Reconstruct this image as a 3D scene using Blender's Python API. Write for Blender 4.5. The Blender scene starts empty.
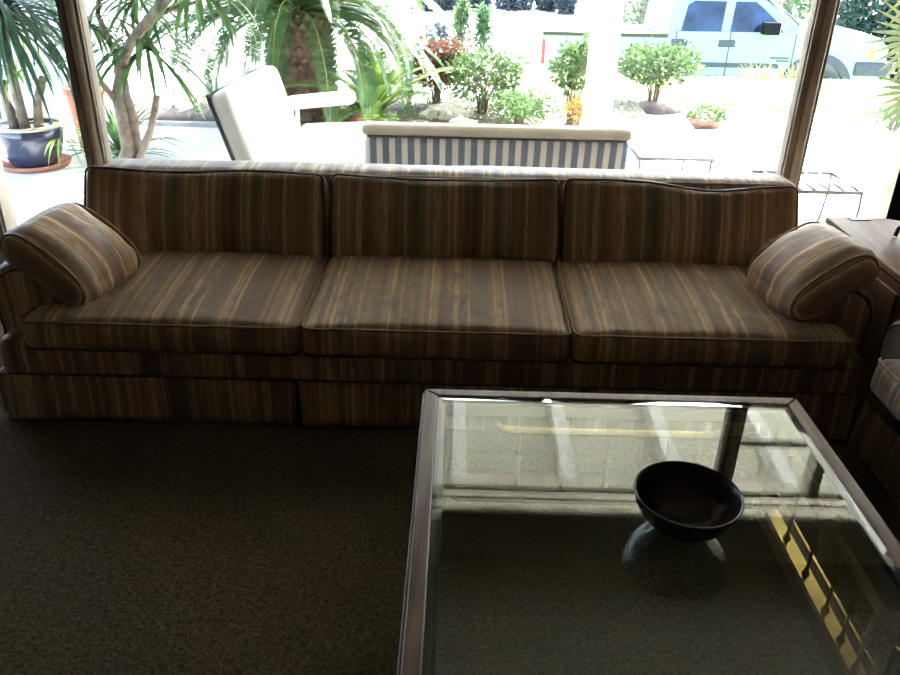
import bpy, bmesh, math, random
from mathutils import Vector, Matrix, noise
random.seed(7)
C = bpy.context.scene.collection
S = bpy.context.scene
PI = math.pi

# ------------------------------------------------------------------ camera
R = Matrix(((0.9996740, -0.0247342, 0.0063326), (0.0169323, 0.4566064, -0.8895077), (0.0191097, 0.8893249, 0.4568764)))
CAMH = 1.58
cam = bpy.data.cameras.new('camera'); camo = bpy.data.objects.new('camera', cam); C.objects.link(camo)
cam.sensor_width = 36; cam.sensor_fit = 'HORIZONTAL'; cam.lens = 788/900*36; cam.clip_end = 300
m4 = R.to_4x4(); m4.translation = Vector((0, 0, CAMH)); camo.matrix_world = m4
S.camera = camo

def at(px, py, z=None, y=None):
    r = R @ Vector((px-450, 337.5-py, -788))
    k = (z-CAMH)/r.z if z is not None else y/r.y
    return Vector((0, 0, CAMH)) + r*k

# ------------------------------------------------------------------ materials
def newmat(name):
    m = bpy.data.materials.new(name); m.use_nodes = True
    nt = m.node_tree; b = nt.nodes['Principled BSDF']
    return m, nt, b
def N(nt, t, **kw):
    n = nt.nodes.new(t)
    for k, v in kw.items():
        if hasattr(n, k) and k not in n.inputs: setattr(n, k, v)
        else: n.inputs[k].default_value = v
    return n
def col4(c): return (c[0], c[1], c[2], 1)
def mat(name, c, rough=.6, metal=0., var=.12, scale=8., bump=0., bscale=60., spec=.5, c2=None, stretch=None, sheen=0.):
    m, nt, b = newmat(name); L = nt.links.new
    tc = N(nt, 'ShaderNodeTexCoord'); mp = N(nt, 'ShaderNodeMapping')
    L(tc.outputs['Object'], mp.inputs['Vector'])
    if stretch: mp.inputs['Scale'].default_value = stretch
    nz = N(nt, 'ShaderNodeTexNoise'); nz.inputs['Scale'].default_value = scale; nz.inputs['Detail'].default_value = 4
    L(mp.outputs[0], nz.inputs['Vector'])
    rp = N(nt, 'ShaderNodeValToRGB')
    a = c; d = c2 or [x*(1-var*2) for x in c]
    if not c2: a = [min(1, x*(1+var)) for x in c]
    rp.color_ramp.elements[0].position = .3; rp.color_ramp.elements[1].position = .7
    rp.color_ramp.elements[0].color = col4(d); rp.color_ramp.elements[1].color = col4(a)
    L(nz.outputs['Fac'], rp.inputs[0]); L(rp.outputs[0], b.inputs['Base Color'])
    b.inputs['Roughness'].default_value = rough; b.inputs['Metallic'].default_value = metal
    b.inputs['Specular IOR Level'].default_value = spec
    if bump:
        n2 = N(nt, 'ShaderNodeTexNoise'); n2.inputs['Scale'].default_value = bscale; n2.inputs['Detail'].default_value = 5
        L(mp.outputs[0], n2.inputs['Vector'])
        bp = N(nt, 'ShaderNodeBump'); bp.inputs['Strength'].default_value = bump; bp.inputs['Distance'].default_value = .02
        L(n2.outputs['Fac'], bp.inputs['Height']); L(bp.outputs[0], b.inputs['Normal'])
    return m
def leafmat(name, c, c2, trans=.35):
    m, nt, b = newmat(name); L = nt.links.new
    tc = N(nt, 'ShaderNodeTexCoord'); nz = N(nt, 'ShaderNodeTexNoise'); nz.inputs['Scale'].default_value = 9
    L(tc.outputs['Object'], nz.inputs['Vector'])
    rp = N(nt, 'ShaderNodeValToRGB'); rp.color_ramp.elements[0].position = .35; rp.color_ramp.elements[1].position = .65
    rp.color_ramp.elements[0].color = col4(c2); rp.color_ramp.elements[1].color = col4(c)
    L(nz.outputs['Fac'], rp.inputs[0]); L(rp.outputs[0], b.inputs['Base Color'])
    b.inputs['Roughness'].default_value = .45
    tr = N(nt, 'ShaderNodeBsdfTranslucent'); L(rp.outputs[0], tr.inputs['Color'])
    mx = N(nt, 'ShaderNodeMixShader'); mx.inputs[0].default_value = trans
    out = nt.nodes['Material Output']
    L(b.outputs[0], mx.inputs[1]); L(tr.outputs[0], mx.inputs[2]); L(mx.outputs[0], out.inputs['Surface'])
    return m
def glassmat(name, tint, f0, p=5):
    m, nt, b = newmat(name); L = nt.links.new; nt.nodes.remove(b)
    lw = N(nt, 'ShaderNodeLayerWeight'); lw.inputs['Blend'].default_value = .5
    pw = N(nt, 'ShaderNodeMath', operation='POWER'); pw.inputs[1].default_value = p
    ml = N(nt, 'ShaderNodeMath', operation='MULTIPLY_ADD'); ml.inputs[1].default_value = 1-f0; ml.inputs[2].default_value = f0
    L(lw.outputs['Facing'], pw.inputs[0]); L(pw.outputs[0], ml.inputs[0])
    tr = N(nt, 'ShaderNodeBsdfTransparent'); tr.inputs['Color'].default_value = col4(tint)
    gl = N(nt, 'ShaderNodeBsdfGlossy'); gl.inputs['Roughness'].default_value = 0
    mx = N(nt, 'ShaderNodeMixShader'); out = nt.nodes['Material Output']
    L(ml.outputs[0], mx.inputs[0]); L(tr.outputs[0], mx.inputs[1]); L(gl.outputs[0], mx.inputs[2]); L(mx.outputs[0], out.inputs['Surface'])
    return m
def fabric(name, axis='X', off=0., scale=1., dark=1.):
    """woven ikat stripes running along one object axis"""
    m, nt, b = newmat(name); L = nt.links.new
    tc = N(nt, 'ShaderNodeTexCoord'); sp = N(nt, 'ShaderNodeSeparateXYZ'); L(tc.outputs['Object'], sp.inputs[0])
    # jagged weave edge
    mpj = N(nt, 'ShaderNodeMapping'); L(tc.outputs['Object'], mpj.inputs['Vector'])
    sc = {'X': (12, 90, 90), 'Y': (90, 12, 90)}[axis]; mpj.inputs['Scale'].default_value = sc
    nj = N(nt, 'ShaderNodeTexNoise'); nj.inputs['Scale'].default_value = 1.2; nj.inputs['Detail'].default_value = 3
    L(mpj.outputs[0], nj.inputs['Vector'])
    j = N(nt, 'ShaderNodeMath', operation='MULTIPLY_ADD'); j.inputs[1].default_value = .007; L(nj.outputs['Fac'], j.inputs[0]); L(sp.outputs[axis], j.inputs[2])
    def stripes(freq, seed, amp=1.):
        cb = N(nt, 'ShaderNodeCombineXYZ'); cb.inputs[1].default_value = seed+off; cb.inputs[2].default_value = seed*.7
        mu = N(nt, 'ShaderNodeMath', operation='MULTIPLY'); mu.inputs[1].default_value = freq*scale
        L(j.outputs[0], mu.inputs[0]); L(mu.outputs[0], cb.inputs[0])
        nz = N(nt, 'ShaderNodeTexNoise'); nz.inputs['Scale'].default_value = 1; nz.inputs['Detail'].default_value = 1.2
        L(cb.outputs[0], nz.inputs['Vector']); return nz
    a = stripes(8.5, 3.1); r1 = N(nt, 'ShaderNodeValToRGB'); L(a.outputs['Fac'], r1.inputs[0])
    cr = r1.color_ramp; cr.interpolation = 'CONSTANT'
    cols = [(0, (.19, .115, .080)), (.36, (.26, .160, .100)), (.42, (.50, .355, .20)), (.455, (.30, .180, .112)),
            (.50, (.36, .245, .14)), (.555, (.57, .415, .24)), (.585, (.33, .22, .130)), (.64, (.21, .16, .105))]
    while len(cr.elements) < len(cols): cr.elements.new(.5)
    for e, (p, c) in zip(cr.elements, cols): e.position = p; e.color = col4([x*dark for x in c])
    # thin lines
    t = stripes(42, 8.4); r2 = N(nt, 'ShaderNodeValToRGB'); L(t.outputs['Fac'], r2.inputs[0])
    r2.color_ramp.elements[0].position = .34; r2.color_ramp.elements[1].position = .62
    r2.color_ramp.elements[0].color = (.72, .68, .66, 1); r2.color_ramp.elements[1].color = (1.15, 1.13, 1.1, 1)
    mm = N(nt, 'ShaderNodeMix', data_type='RGBA', blend_type='MULTIPLY'); mm.inputs['Factor'].default_value = 1
    L(r1.outputs[0], mm.inputs['A']); L(r2.outputs[0], mm.inputs['B'])
    # ikat patches of green and rust broken along the stripe
    mpk = N(nt, 'ShaderNodeMapping'); L(tc.outputs['Object'], mpk.inputs['Vector'])
    mpk.inputs['Scale'].default_value = {'X': (30, 5, 5), 'Y': (5, 30, 5)}[axis]; mpk.inputs['Location'].default_value = (off, off, 0)
    nk = N(nt, 'ShaderNodeTexNoise'); nk.inputs['Scale'].default_value = 1; nk.inputs['Detail'].default_value = 6; nk.inputs['Roughness'].default_value = .7
    L(mpk.outputs[0], nk.inputs['Vector'])
    k1 = N(nt, 'ShaderNodeMapRange'); k1.inputs['From Min'].default_value = .545; k1.inputs['From Max'].default_value = .60; k1.inputs['To Max'].default_value = .65
    L(nk.outputs['Fac'], k1.inputs['Value'])
    m3 = N(nt, 'ShaderNodeMix', data_type='RGBA'); L(k1.outputs[0], m3.inputs['Factor']); L(mm.outputs['Result'], m3.inputs['A']); m3.inputs['B'].default_value = col4([x*dark for x in (.105, .115, .08)])
    k2 = N(nt, 'ShaderNodeMapRange'); k2.inputs['From Min'].default_value = .42; k2.inputs['From Max'].default_value = .36; k2.inputs['To Max'].default_value = .5
    L(nk.outputs['Fac'], k2.inputs['Value'])
    m5 = N(nt, 'ShaderNodeMix', data_type='RGBA'); L(k2.outputs[0], m5.inputs['Factor']); L(m3.outputs['Result'], m5.inputs['A']); m5.inputs['B'].default_value = col4([x*dark for x in (.19, .075, .055)])
    L(m5.outputs['Result'], b.inputs['Base Color'])
    b.inputs['Roughness'].default_value = .50; b.inputs['Specular IOR Level'].default_value = .5
    b.inputs['Sheen Weight'].default_value = .35; b.inputs['Sheen Roughness'].default_value = .5
    wv = N(nt, 'ShaderNodeTexNoise'); wv.inputs['Scale'].default_value = 260
    L(tc.outputs['Object'], wv.inputs['Vector'])
    w2 = N(nt, 'ShaderNodeTexNoise'); w2.inputs['Scale'].default_value = 14; w2.inputs['Detail'].default_value = 3
    L(tc.outputs['Object'], w2.inputs['Vector'])
    ad = N(nt, 'ShaderNodeMath', operation='MULTIPLY_ADD'); ad.inputs[1].default_value = 3.5; L(w2.outputs['Fac'], ad.inputs[0]); L(wv.outputs['Fac'], ad.inputs[2])
    bp = N(nt, 'ShaderNodeBump'); bp.inputs['Strength'].default_value = .35; bp.inputs['Distance'].default_value = .004
    L(ad.outputs[0], bp.inputs['Height']); L(bp.outputs[0], b.inputs['Normal'])
    return m
def vstripe(name, ca, cb_, period, duty=.5, axis='X'):
    m, nt, b = newmat(name); L = nt.links.new
    tc = N(nt, 'ShaderNodeTexCoord'); sp = N(nt, 'ShaderNodeSeparateXYZ'); L(tc.outputs['Object'], sp.inputs[0])
    d = N(nt, 'ShaderNodeMath', operation='MULTIPLY'); d.inputs[1].default_value = 1/period; L(sp.outputs[axis], d.inputs[0])
    f = N(nt, 'ShaderNodeMath', operation='FRACT'); L(d.outputs[0], f.inputs[0])
    g = N(nt, 'ShaderNodeMath', operation='GREATER_THAN'); g.inputs[1].default_value = duty; L(f.outputs[0], g.inputs[0])
    mx = N(nt, 'ShaderNodeMix', data_type='RGBA'); L(g.outputs[0], mx.inputs['Factor']); mx.inputs['A'].default_value = col4(ca); mx.inputs['B'].default_value = col4(cb_)
    L(mx.outputs['Result'], b.inputs['Base Color']); b.inputs['Roughness'].default_value = .8
    return m
def wood(name, c, c2, rough=.35, axis='Y', gscale=1.):
    st = {'Y': (14, 1.2, 14), 'X': (1.2, 14, 14), 'Z': (14, 14, 1.2)}[axis]
    return mat(name, c, rough, 0, scale=4*gscale, c2=c2, stretch=st, bump=.05, bscale=8)

M = {}
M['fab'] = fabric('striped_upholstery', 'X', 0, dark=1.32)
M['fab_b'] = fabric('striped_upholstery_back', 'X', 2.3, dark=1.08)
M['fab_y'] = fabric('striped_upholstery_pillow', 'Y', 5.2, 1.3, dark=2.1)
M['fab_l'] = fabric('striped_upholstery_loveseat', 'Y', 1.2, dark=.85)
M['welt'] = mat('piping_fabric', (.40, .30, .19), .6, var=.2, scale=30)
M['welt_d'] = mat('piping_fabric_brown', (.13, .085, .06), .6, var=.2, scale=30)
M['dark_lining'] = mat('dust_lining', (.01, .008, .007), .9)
def carpet():
    m, nt, b = newmat('carpet_pile'); L = nt.links.new
    tc = N(nt, 'ShaderNodeTexCoord')
    n1 = N(nt, 'ShaderNodeTexNoise'); n1.inputs['Scale'].default_value = 95; n1.inputs['Detail'].default_value = 6; n1.inputs['Roughness'].default_value = .7; n1.inputs['Distortion'].default_value = .8
    n2 = N(nt, 'ShaderNodeTexNoise'); n2.inputs['Scale'].default_value = 3; n2.inputs['Detail'].default_value = 3
    L(tc.outputs['Object'], n1.inputs['Vector']); L(tc.outputs['Object'], n2.inputs['Vector'])
    r = N(nt, 'ShaderNodeValToRGB'); r.color_ramp.elements[0].position = .36; r.color_ramp.elements[1].position = .64
    r.color_ramp.elements[0].color = (.085, .060, .040, 1); r.color_ramp.elements[1].color = (.33, .26, .175, 1)
    L(n1.outputs['Fac'], r.inputs[0])
    r2 = N(nt, 'ShaderNodeValToRGB'); r2.color_ramp.elements[0].color = (.85, .84, .82, 1); r2.color_ramp.elements[1].color = (1, 1, 1, 1); L(n2.outputs['Fac'], r2.inputs[0])
    mm = N(nt, 'ShaderNodeMix', data_type='RGBA', blend_type='MULTIPLY'); mm.inputs['Factor'].default_value = 1
    L(r.outputs[0], mm.inputs['A']); L(r2.outputs[0], mm.inputs['B']); L(mm.outputs['Result'], b.inputs['Base Color'])
    b.inputs['Roughness'].default_value = .95; b.inputs['Specular IOR Level'].default_value = .1
    bp = N(nt, 'ShaderNodeBump'); bp.inputs['Strength'].default_value = .9; bp.inputs['Distance'].default_value = .012
    L(n1.outputs['Fac'], bp.inputs['Height']); L(bp.outputs[0], b.inputs['Normal'])
    return m
M['carpet'] = carpet()
M['wall'] = mat('painted_wall', (.12, .09, .06), .8, var=.03)
M['ceil'] = mat('ceiling_paint', (.17, .15, .11), .85, var=.03)
M['frame'] = mat('bronze_window_frame', (.60, .54, .45), .42, var=.1, scale=5, metal=.25)
M['frame_d'] = mat('dark_window_track', (.30, .25, .20), .5, var=.1)
M['pane'] = glassmat('window_pane_glass', (.97, .98, .975), .03)
M['tglass'] = glassmat('tabletop_glass', (.86, .93, .88), .15, 4)
M['twood'] = wood('table_walnut', (.23, .145, .10), (.125, .075, .05), .27, 'Y')
M['tedge'] = mat('table_rabbet', (.006, .008, .012), .3)
M['brass'] = mat('brass', (.80, .56, .22), .22, 1., var=.1, scale=20)
M['brass_d'] = mat('silhouette_brass', (.30, .20, .09), .38, 1., var=.2, scale=20)  # darker copy of the brass, spindle silhouette shade put into the colour
M['bowl'] = mat('dark_turned_wood', (.035, .017, .013), .22, var=.3, scale=12)
M['chest'] = wood('chest_wood', (.30, .155, .075), (.17, .082, .04), .5, 'Y')
M['chest_side'] = wood('chest_side_wood', (.27, .14, .07), (.15, .075, .037), .4, 'Z')
M['black'] = mat('black_lacquer', (.012, .012, .013), .35)
M['print'] = mat('picture_print', (.07, .055, .05), .4, scale=6, c2=(.02, .02, .025))
M['concrete'] = mat('patio_concrete', (.76, .74, .71), .9, var=.05, scale=1.5, bump=.1, bscale=40)
M['street'] = mat('street_concrete', (.72, .70, .68), .9, var=.04, scale=.6)
M['curb'] = mat('curb_concrete', (.42, .41, .42), .9)
M['lawn'] = mat('lawn_grass', (.42, .48, .17), .9, scale=2.2, c2=(.30, .40, .10), bump=.6, bscale=70)
M['grassblade'] = leafmat('grass_blade', (.42, .50, .16), (.25, .40, .08))
M['soil'] = mat('planting_soil', (.19, .13, .10), .95, scale=5, c2=(.07, .05, .045), bump=.8, bscale=18)
M['bank'] = mat('dry_bank', (.62, .55, .45), .95, scale=.8, c2=(.45, .42, .33))
M['white'] = mat('white_paint', (.80, .79, .76), .6, var=.02)
M['white_board'] = mat('white_painted_board', (.58, .55, .46), .7, var=.03)
M['seam'] = mat('board_gap', (.30, .27, .22), .9)
M['wall_out'] = mat('garden_wall_paint', (.55, .60, .68), .9, var=.04, scale=2)
M['cush'] = mat('white_outdoor_canvas', (.85, .84, .82), .8, var=.02)
M['cream'] = mat('cream_piping_canvas', (.72, .67, .56), .7, var=.05)
M['stripe'] = vstripe('blue_striped_canvas', (.19, .25, .37), (.88, .90, .90), .0625, .53)
M['navy'] = mat('navy_canvas_edge', (.03, .045, .07), .8)
M['iron'] = mat('grey_iron', (.42, .42, .45), .5, metal=.4)
M['bark'] = mat('grey_brown_bark', (.33, .27, .21), .9, scale=14, c2=(.14, .10, .075), bump=.7, bscale=30)
M['bark_p'] = mat('palm_bark', (.26, .16, .115), .95, scale=10, c2=(.07, .045, .035), bump=.9, bscale=25)
M['stem'] = mat('shrub_stem', (.22, .16, .11), .9)
M['stem_g'] = mat('green_stem', (.25, .30, .10), .7)
M['bluepot'] = mat('cobalt_glaze', (.035, .045, .085), .15, scale=3, c2=(.02, .024, .045), spec=.7)
M['potrim'] = mat('cream_glaze_rim', (.55, .47, .36), .3)
M['terra'] = mat('terracotta', (.42, .17, .10), .8, scale=8, c2=(.32, .12, .08))
M['terra_d'] = mat('weathered_terracotta', (.27, .16, .12), .85, scale=8)
M['bamboo'] = mat('bamboo_pole', (.55, .45, .30), .6)
M['rock'] = mat('pink_rock', (.42, .30, .28), .9, scale=6, c2=(.26, .19, .19), bump=.6, bscale=12)
M['rock_w'] = mat('pale_rock', (.62, .58, .52), .9, scale=10, c2=(.35, .32, .29), bump=.6, bscale=14)
M['lf_drac'] = leafmat('dracaena_leaf', (.065, .13, .07), (.03, .075, .045), .25)
M['lf_drac2'] = leafmat('bright_dracaena_leaf', (.13, .23, .07), (.055, .13, .05), .4)
M['lf_palm'] = leafmat('palm_frond', (.11, .21, .07), (.04, .11, .055), .35)
M['lf_palm2'] = leafmat('young_palm_frond', (.36, .50, .13), (.18, .34, .08), .4)
M['lf_shrub'] = leafmat('shrub_leaf', (.12, .20, .07), (.055, .10, .035), .35)
M['lf_low'] = leafmat('low_shrub_leaf', (.15, .26, .09), (.07, .15, .05), .35)
M['lf_red'] = leafmat('red_shrub_leaf', (.22, .11, .06), (.10, .05, .04), .3)
M['lf_yel'] = leafmat('yellow_leaf', (.55, .42, .12), (.45, .25, .08), .3)
M['lf_dark'] = leafmat('dark_tree_leaf', (.035, .085, .05), (.012, .035, .03), .2)
M['lf_tree'] = leafmat('tree_leaf', (.10, .19, .06), (.05, .12, .05), .35)
M['lf_far'] = leafmat('far_shrub_leaf', (.09, .12, .12), (.05, .06, .08), .2)
M['lf_fan'] = leafmat('fan_palm_leaf', (.11, .12, .045), (.06, .08, .035), .3)
M['fl_red'] = mat('red_blossom', (.5, .07, .05), .6)
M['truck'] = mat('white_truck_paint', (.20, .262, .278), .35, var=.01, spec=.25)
M['tglass2'] = mat('truck_window_glass', (.015, .03, .075), .08, var=.4, scale=3, spec=.5)
M['shield'] = mat('windshield_glass', (.10, .15, .17), .1, scale=5, c2=(.03, .05, .05), spec=.4)
M['flare'] = mat('grey_fender_flare', (.03, .038, .07), .6)
M['tyre'] = mat('tyre_rubber', (.01, .01, .013), .95, spec=.1)
M['chrome'] = mat('chrome', (.7, .72, .75), .15, 1.)
M['red'] = mat('red_lens', (.6, .03, .03), .3)
M['amber'] = mat('amber_lens', (.75, .25, .12), .3)
M['lens'] = mat('clear_lens', (.55, .62, .68), .15)

# ------------------------------------------------------------------ object helpers
def tagp(o, label=None, cat=None, group=None, kind=None):
    if label: o['label'] = label
    if cat: o['category'] = cat
    if group: o['group'] = group
    if kind: o['kind'] = kind
    return o
def empty(name, loc, label=None, cat=None, group=None, rz=0.):
    o = bpy.data.objects.new(name, None); C.objects.link(o); o.location = loc; o.rotation_euler = (0, 0, rz)
    o.empty_display_size = .1
    return tagp(o, label, cat, group)
class MB:
    def __init__(s): s.v = []; s.f = []; s.mi = []; s.sm = []
    def add(s, vs, fs, mi=0, smooth=False):
        n = len(s.v); s.v += [tuple(v) for v in vs]
        for f in fs: s.f.append(tuple(i+n for i in f)); s.mi.append(mi); s.sm.append(smooth)
        return s
    def box(s, x0, x1, y0, y1, z0, z1, mi=0):
        vs = [(x, y, z) for z in (z0, z1) for y in (y0, y1) for x in (x0, x1)]
        return s.add(vs, [(0, 2, 3, 1), (4, 5, 7, 6), (0, 1, 5, 4), (2, 6, 7, 3), (0, 4, 6, 2), (1, 3, 7, 5)], mi)
    def hexa(s, p, mi=0):   # 8 points: bottom 4 ccw, top 4 ccw
        return s.add(p, [(3, 2, 1, 0), (4, 5, 6, 7), (0, 1, 5, 4), (1, 2, 6, 5), (2, 3, 7, 6), (3, 0, 4, 7)], mi)
    def tube(s, pts, rad, n=8, mi=0, closed=False, cap=True, flat=1.):
        pts = [Vector(p) for p in pts]; k = len(pts)
        if not hasattr(rad, '__len__'): rad = [rad]*k
        base = len(s.v); up = Vector((0, 0, 1)); vs = []
        prev = None
        for i, p in enumerate(pts):
            a = pts[(i-1) % k] if (closed or i) else p; b = pts[(i+1) % k] if (closed or i < k-1) else p
            t = (b-a)
            t = t.normalized() if t.length > 1e-9 else Vector((0, 0, 1))
            if prev is None:
                u = t.cross(up)
                if u.length < .05: u = t.cross(Vector((0, 1, 0)))
                u.normalize()
            else:
                u = prev - t*prev.dot(t)
                u = u.normalized() if u.length > 1e-6 else t.orthogonal().normalized()
            prev = u; w = u.cross(t).normalized()
            for j in range(n):
                q = 2*PI*j/n; vs.append(p+(u*math.cos(q)+w*math.sin(q)*flat)*rad[i])
        fs = []
        for i in range(k if closed else k-1):
            for j in range(n):
                a = i*n+j; b = i*n+(j+1) % n; c = ((i+1) % k)*n+(j+1) % n; d = ((i+1) % k)*n+j
                fs.append((a, b, c, d))
        if cap and not closed: fs.append(tuple(range(n))[::-1]); fs.append(tuple((k-1)*n+j for j in range(n)))
        return s.add(vs, fs, mi, True)
    def lathe(s, prof, c=(0, 0, 0), n=32, mi=0, closed=False):
        vs = []; k = len(prof)
        for r, z in prof:
            for j in range(n):
                q = 2*PI*j/n; vs.append((c[0]+r*math.cos(q), c[1]+r*math.sin(q), c[2]+z))
        fs = []
        for i in range(k if closed else k-1):
            for j in range(n):
                fs.append((i*n+j, i*n+(j+1) % n, ((i+1) % k)*n+(j+1) % n, ((i+1) % k)*n+j))
        if not closed:
            fs.append(tuple(range(n))[::-1]); fs.append(tuple((k-1)*n+j for j in range(n)))
        return s.add(vs, fs, mi, True)
    def build(s, name, m, parent=None, bevel=0, seg=2, smooth=None, solid=0):
        me = bpy.data.meshes.new(name); me.from_pydata(s.v, [], s.f); me.update()
        for x in (m if isinstance(m, (list, tuple)) else [m]): me.materials.append(x)
        me.polygons.foreach_set('material_index', s.mi)
        me.polygons.foreach_set('use_smooth', [bool(a) if smooth is None else smooth for a in s.sm])
        me.update()
        o = bpy.data.objects.new(name, me); C.objects.link(o)
        if parent is not None: o.parent = parent
        if solid:
            q = o.modifiers.new('s', 'SOLIDIFY'); q.thickness = solid; q.offset = 0
        if bevel:
            b = o.modifiers.new('b', 'BEVEL'); b.width = bevel; b.segments = seg; b.limit_method = 'ANGLE'; b.angle_limit = .6
            w = o.modifiers.new('w', 'WEIGHTED_NORMAL'); me.polygons.foreach_set('use_smooth', [True]*len(me.polygons))
        return o
def fixn(o):
    bm = bmesh.new(); bm.from_mesh(o.data); bmesh.ops.recalc_face_normals(bm, faces=bm.faces); bm.to_mesh(o.data); bm.free(); return o
def struct(o, label=None): return tagp(o, label, None, None, 'structure')

def rbox(w, d, h, r, nx=24, ny=18, nz=6, crown=0., warp=None, seed=0., wr=.004):
    """soft rounded box centred on origin with crowned faces and cloth wrinkles"""
    mb = MB()
    def grid(fn, a, b):
        vs = []; fs = []
        for i in range(a+1):
            for j in range(b+1): vs.append(fn(-1+2*i/a, -1+2*j/b))
        for i in range(a):
            for j in range(b):
                q = i*(b+1)+j; fs.append((q, q+b+1, q+b+2, q+1))
        mb.add(vs, fs, 0, True)
    grid(lambda u, v: (u, v, 1), nx, ny); grid(lambda u, v: (v, u, -1), ny, nx)
    grid(lambda u, v: (1, u, v), ny, nz); grid(lambda u, v: (-1, v, u), nz, ny)
    grid(lambda u, v: (v, 1, u), nz, nx); grid(lambda u, v: (u, -1, v), nx, nz)
    out = []
    hw, hd, hh = w/2, d/2, h/2
    for (a, b, c) in mb.v:
        # denser sampling near the edges
        sa, sb, sc = [math.sin(t*PI/2)*.35+t*.65 for t in (a, b, c)]
        p = Vector((sa*hw, sb*hd, sc*hh))
        rr = min(r, hw, hd, hh)
        q = Vector((max(-hw+rr, min(hw-rr, p.x)), max(-hd+rr, min(hd-rr, p.y)), max(-hh+rr, min(hh-rr, p.z))))
        dd = p-q
        if dd.length > 1e-6: p = q+dd.normalized()*rr
        k = (1-sa*sa)*(1-sb*sb)
        p.z += crown*k**.7*sc
        p.x += crown*.35*(1-sb*sb)*(1-sc*sc)*sa; p.y += crown*.35*(1-sa*sa)*(1-sc*sc)*sb
        nn = noise.noise(Vector((p.x*7+seed, p.y*7, p.z*7)))+.5*noise.noise(Vector((p.x*17+seed, p.y*17, p.z*17)))
        p += p.normalized()*nn*wr
        if warp: p = warp(p)
        out.append(tuple(p))
    mb.v = out
    return mb
def weld(o):
    bm = bmesh.new(); bm.from_mesh(o.data); bmesh.ops.remove_doubles(bm, verts=bm.verts, dist=1e-4)
    bmesh.ops.recalc_face_normals(bm, faces=bm.faces); bm.to_mesh(o.data); bm.free(); return o
def rrect(hw, hd, r, n=5):
    pts = []
    for cx, cy, a0 in ((hw-r, hd-r, 0), (-hw+r, hd-r, 90), (-hw+r, -hd+r, 180), (hw-r, -hd+r, 270)):
        for i in range(n+1):
            a = math.radians(a0+90*i/n); pts.append((cx+r*math.cos(a), cy+r*math.sin(a)))
    # subdivide straight runs
    out = []
    for i in range(len(pts)):
        a = pts[i]; b = pts[(i+1) % len(pts)]; L = math.dist(a, b); k = max(1, int(L/.03))
        for j in range(k): out.append((a[0]+(b[0]-a[0])*j/k, a[1]+(b[1]-a[1])*j/k))
    return out

# ================================================================== ROOM
XL, XR, YB, YW = -3.0, 3.1, -4.6, 3.55
mb = MB().box(XL, XR, YB, YW, -.06, 0); struct(mb.build('floor', M['carpet']))
mb = MB().box(XL, XR, YB, YW+.1, 2.42, 2.55); struct(mb.build('ceiling', M['ceil']))
mb = MB().box(XL-.12, XL, YB, YW+.1, -.06, 2.42); struct(mb.build('wall_left', M['wall']))
mb = MB().box(XR, XR+.12, YB, YW+.1, -.06, 2.42); struct(mb.build('wall_right', M['wall']))
# back wall
mb = MB().box(XL, -1.6, YB-.12, YB, -.06, 2.42).box(1.6, XR, YB-.12, YB, -.06, 2.42).box(-1.6, 1.6, YB-.12, YB, -.06, 2.42)
struct(mb.build('wall_back', M['wall']))
mb = MB().box(XL, XR, YB, YB+.015, 0, .09); struct(mb.build('baseboard_back', M['white']))
mb = MB().box(XL, XL+.015, YB, YW-.05, 0, .09); struct(mb.build('baseboard_left', M['white']))
mb = MB().box(XR-.015, XR, YB, YW-.05, 0, .09); struct(mb.build('baseboard_right', M['white']))
# front window wall: header, sill track, posts
mb = MB().box(XL, XR, YW-.05, YW+.09, 2.11, 2.42); struct(mb.build('wall_front', M['white_board']))
mb = MB().box(XL, XR, YW-.06, YW+.03, 1.92, 1.955, 0).box(XL, XR, YW-.03, YW+.03, 2.025, 2.045, 0).box(XL, XR, YW-.06, YW+.06, 2.095, 2.12, 0)
struct(mb.build('trim_1', [M['frame'], M['white_board']], bevel=.004))
mb = MB().box(XL, XR, YW-.06, YW+.07, 0, .05).box(XL, XR, YW-.02, YW+.02, .05, .075); struct(mb.build('trim_2', M['frame'], bevel=.003))
def post(x0, x1, name):
    w = x1-x0; mb = MB()
    mb.box(x0, x1, YW-.03, YW+.03, .05, 1.93, 1)
    mb.box(x0+w*.05, x0+w*.36, YW-.048, YW-.03, .05, 1.93, 1)
    for c_, r_ in ((.60, .23), (.90, .07)):
        n = 10; arc = [(x0+w*c_-math.cos(PI*i/n)*w*r_, YW-.034-math.sin(PI*i/n)*w*r_*.9) for i in range(n+1)]
        vs = [(x, y, .05) for x, y in arc]+[(x, y, 1.93) for x, y in arc]
        mb.add(vs, [(i, i+1, n+2+i, n+1+i) for i in range(n)], 0, True)
    struct(mb.build(name, [M['frame'], M['frame_d']], bevel=.005))
post(-1.692, -1.597, 'trim_3'); post(1.448, 1.543, 'trim_4')
for nm, xa, xb in (('trim_5', -2.25, -2.125), ('trim_6', 1.965, 2.02)):
    mb = MB().box(xa, xb, YW-.05, YW+.05, .05, 1.93).box(xa+.01, xb-.01, YW-.062, YW-.05, .05, 1.93); struct(mb.build(nm, M['frame'], bevel=.004))
mb = MB().box(1.535, 1.965, YW-.02, YW+.025, 1.62, 1.645); struct(mb.build('trim_7', M['frame_d'], bevel=.003))
mb = MB().box(-2.125, -1.695, YW-.02, YW+.025, 1.62, 1.645); struct(mb.build('trim_8', M['frame_d'], bevel=.003))
for i, (xa, xb) in enumerate(((XL, -2.25), (-2.125, -1.695), (-1.585, 1.425), (1.535, 1.965), (2.02, XR))):
    struct(MB().box(xa+.001, xb-.001, YW, YW+.006, .06, 2.10).build('window_%d' % (i+1), M['pane']))

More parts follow.
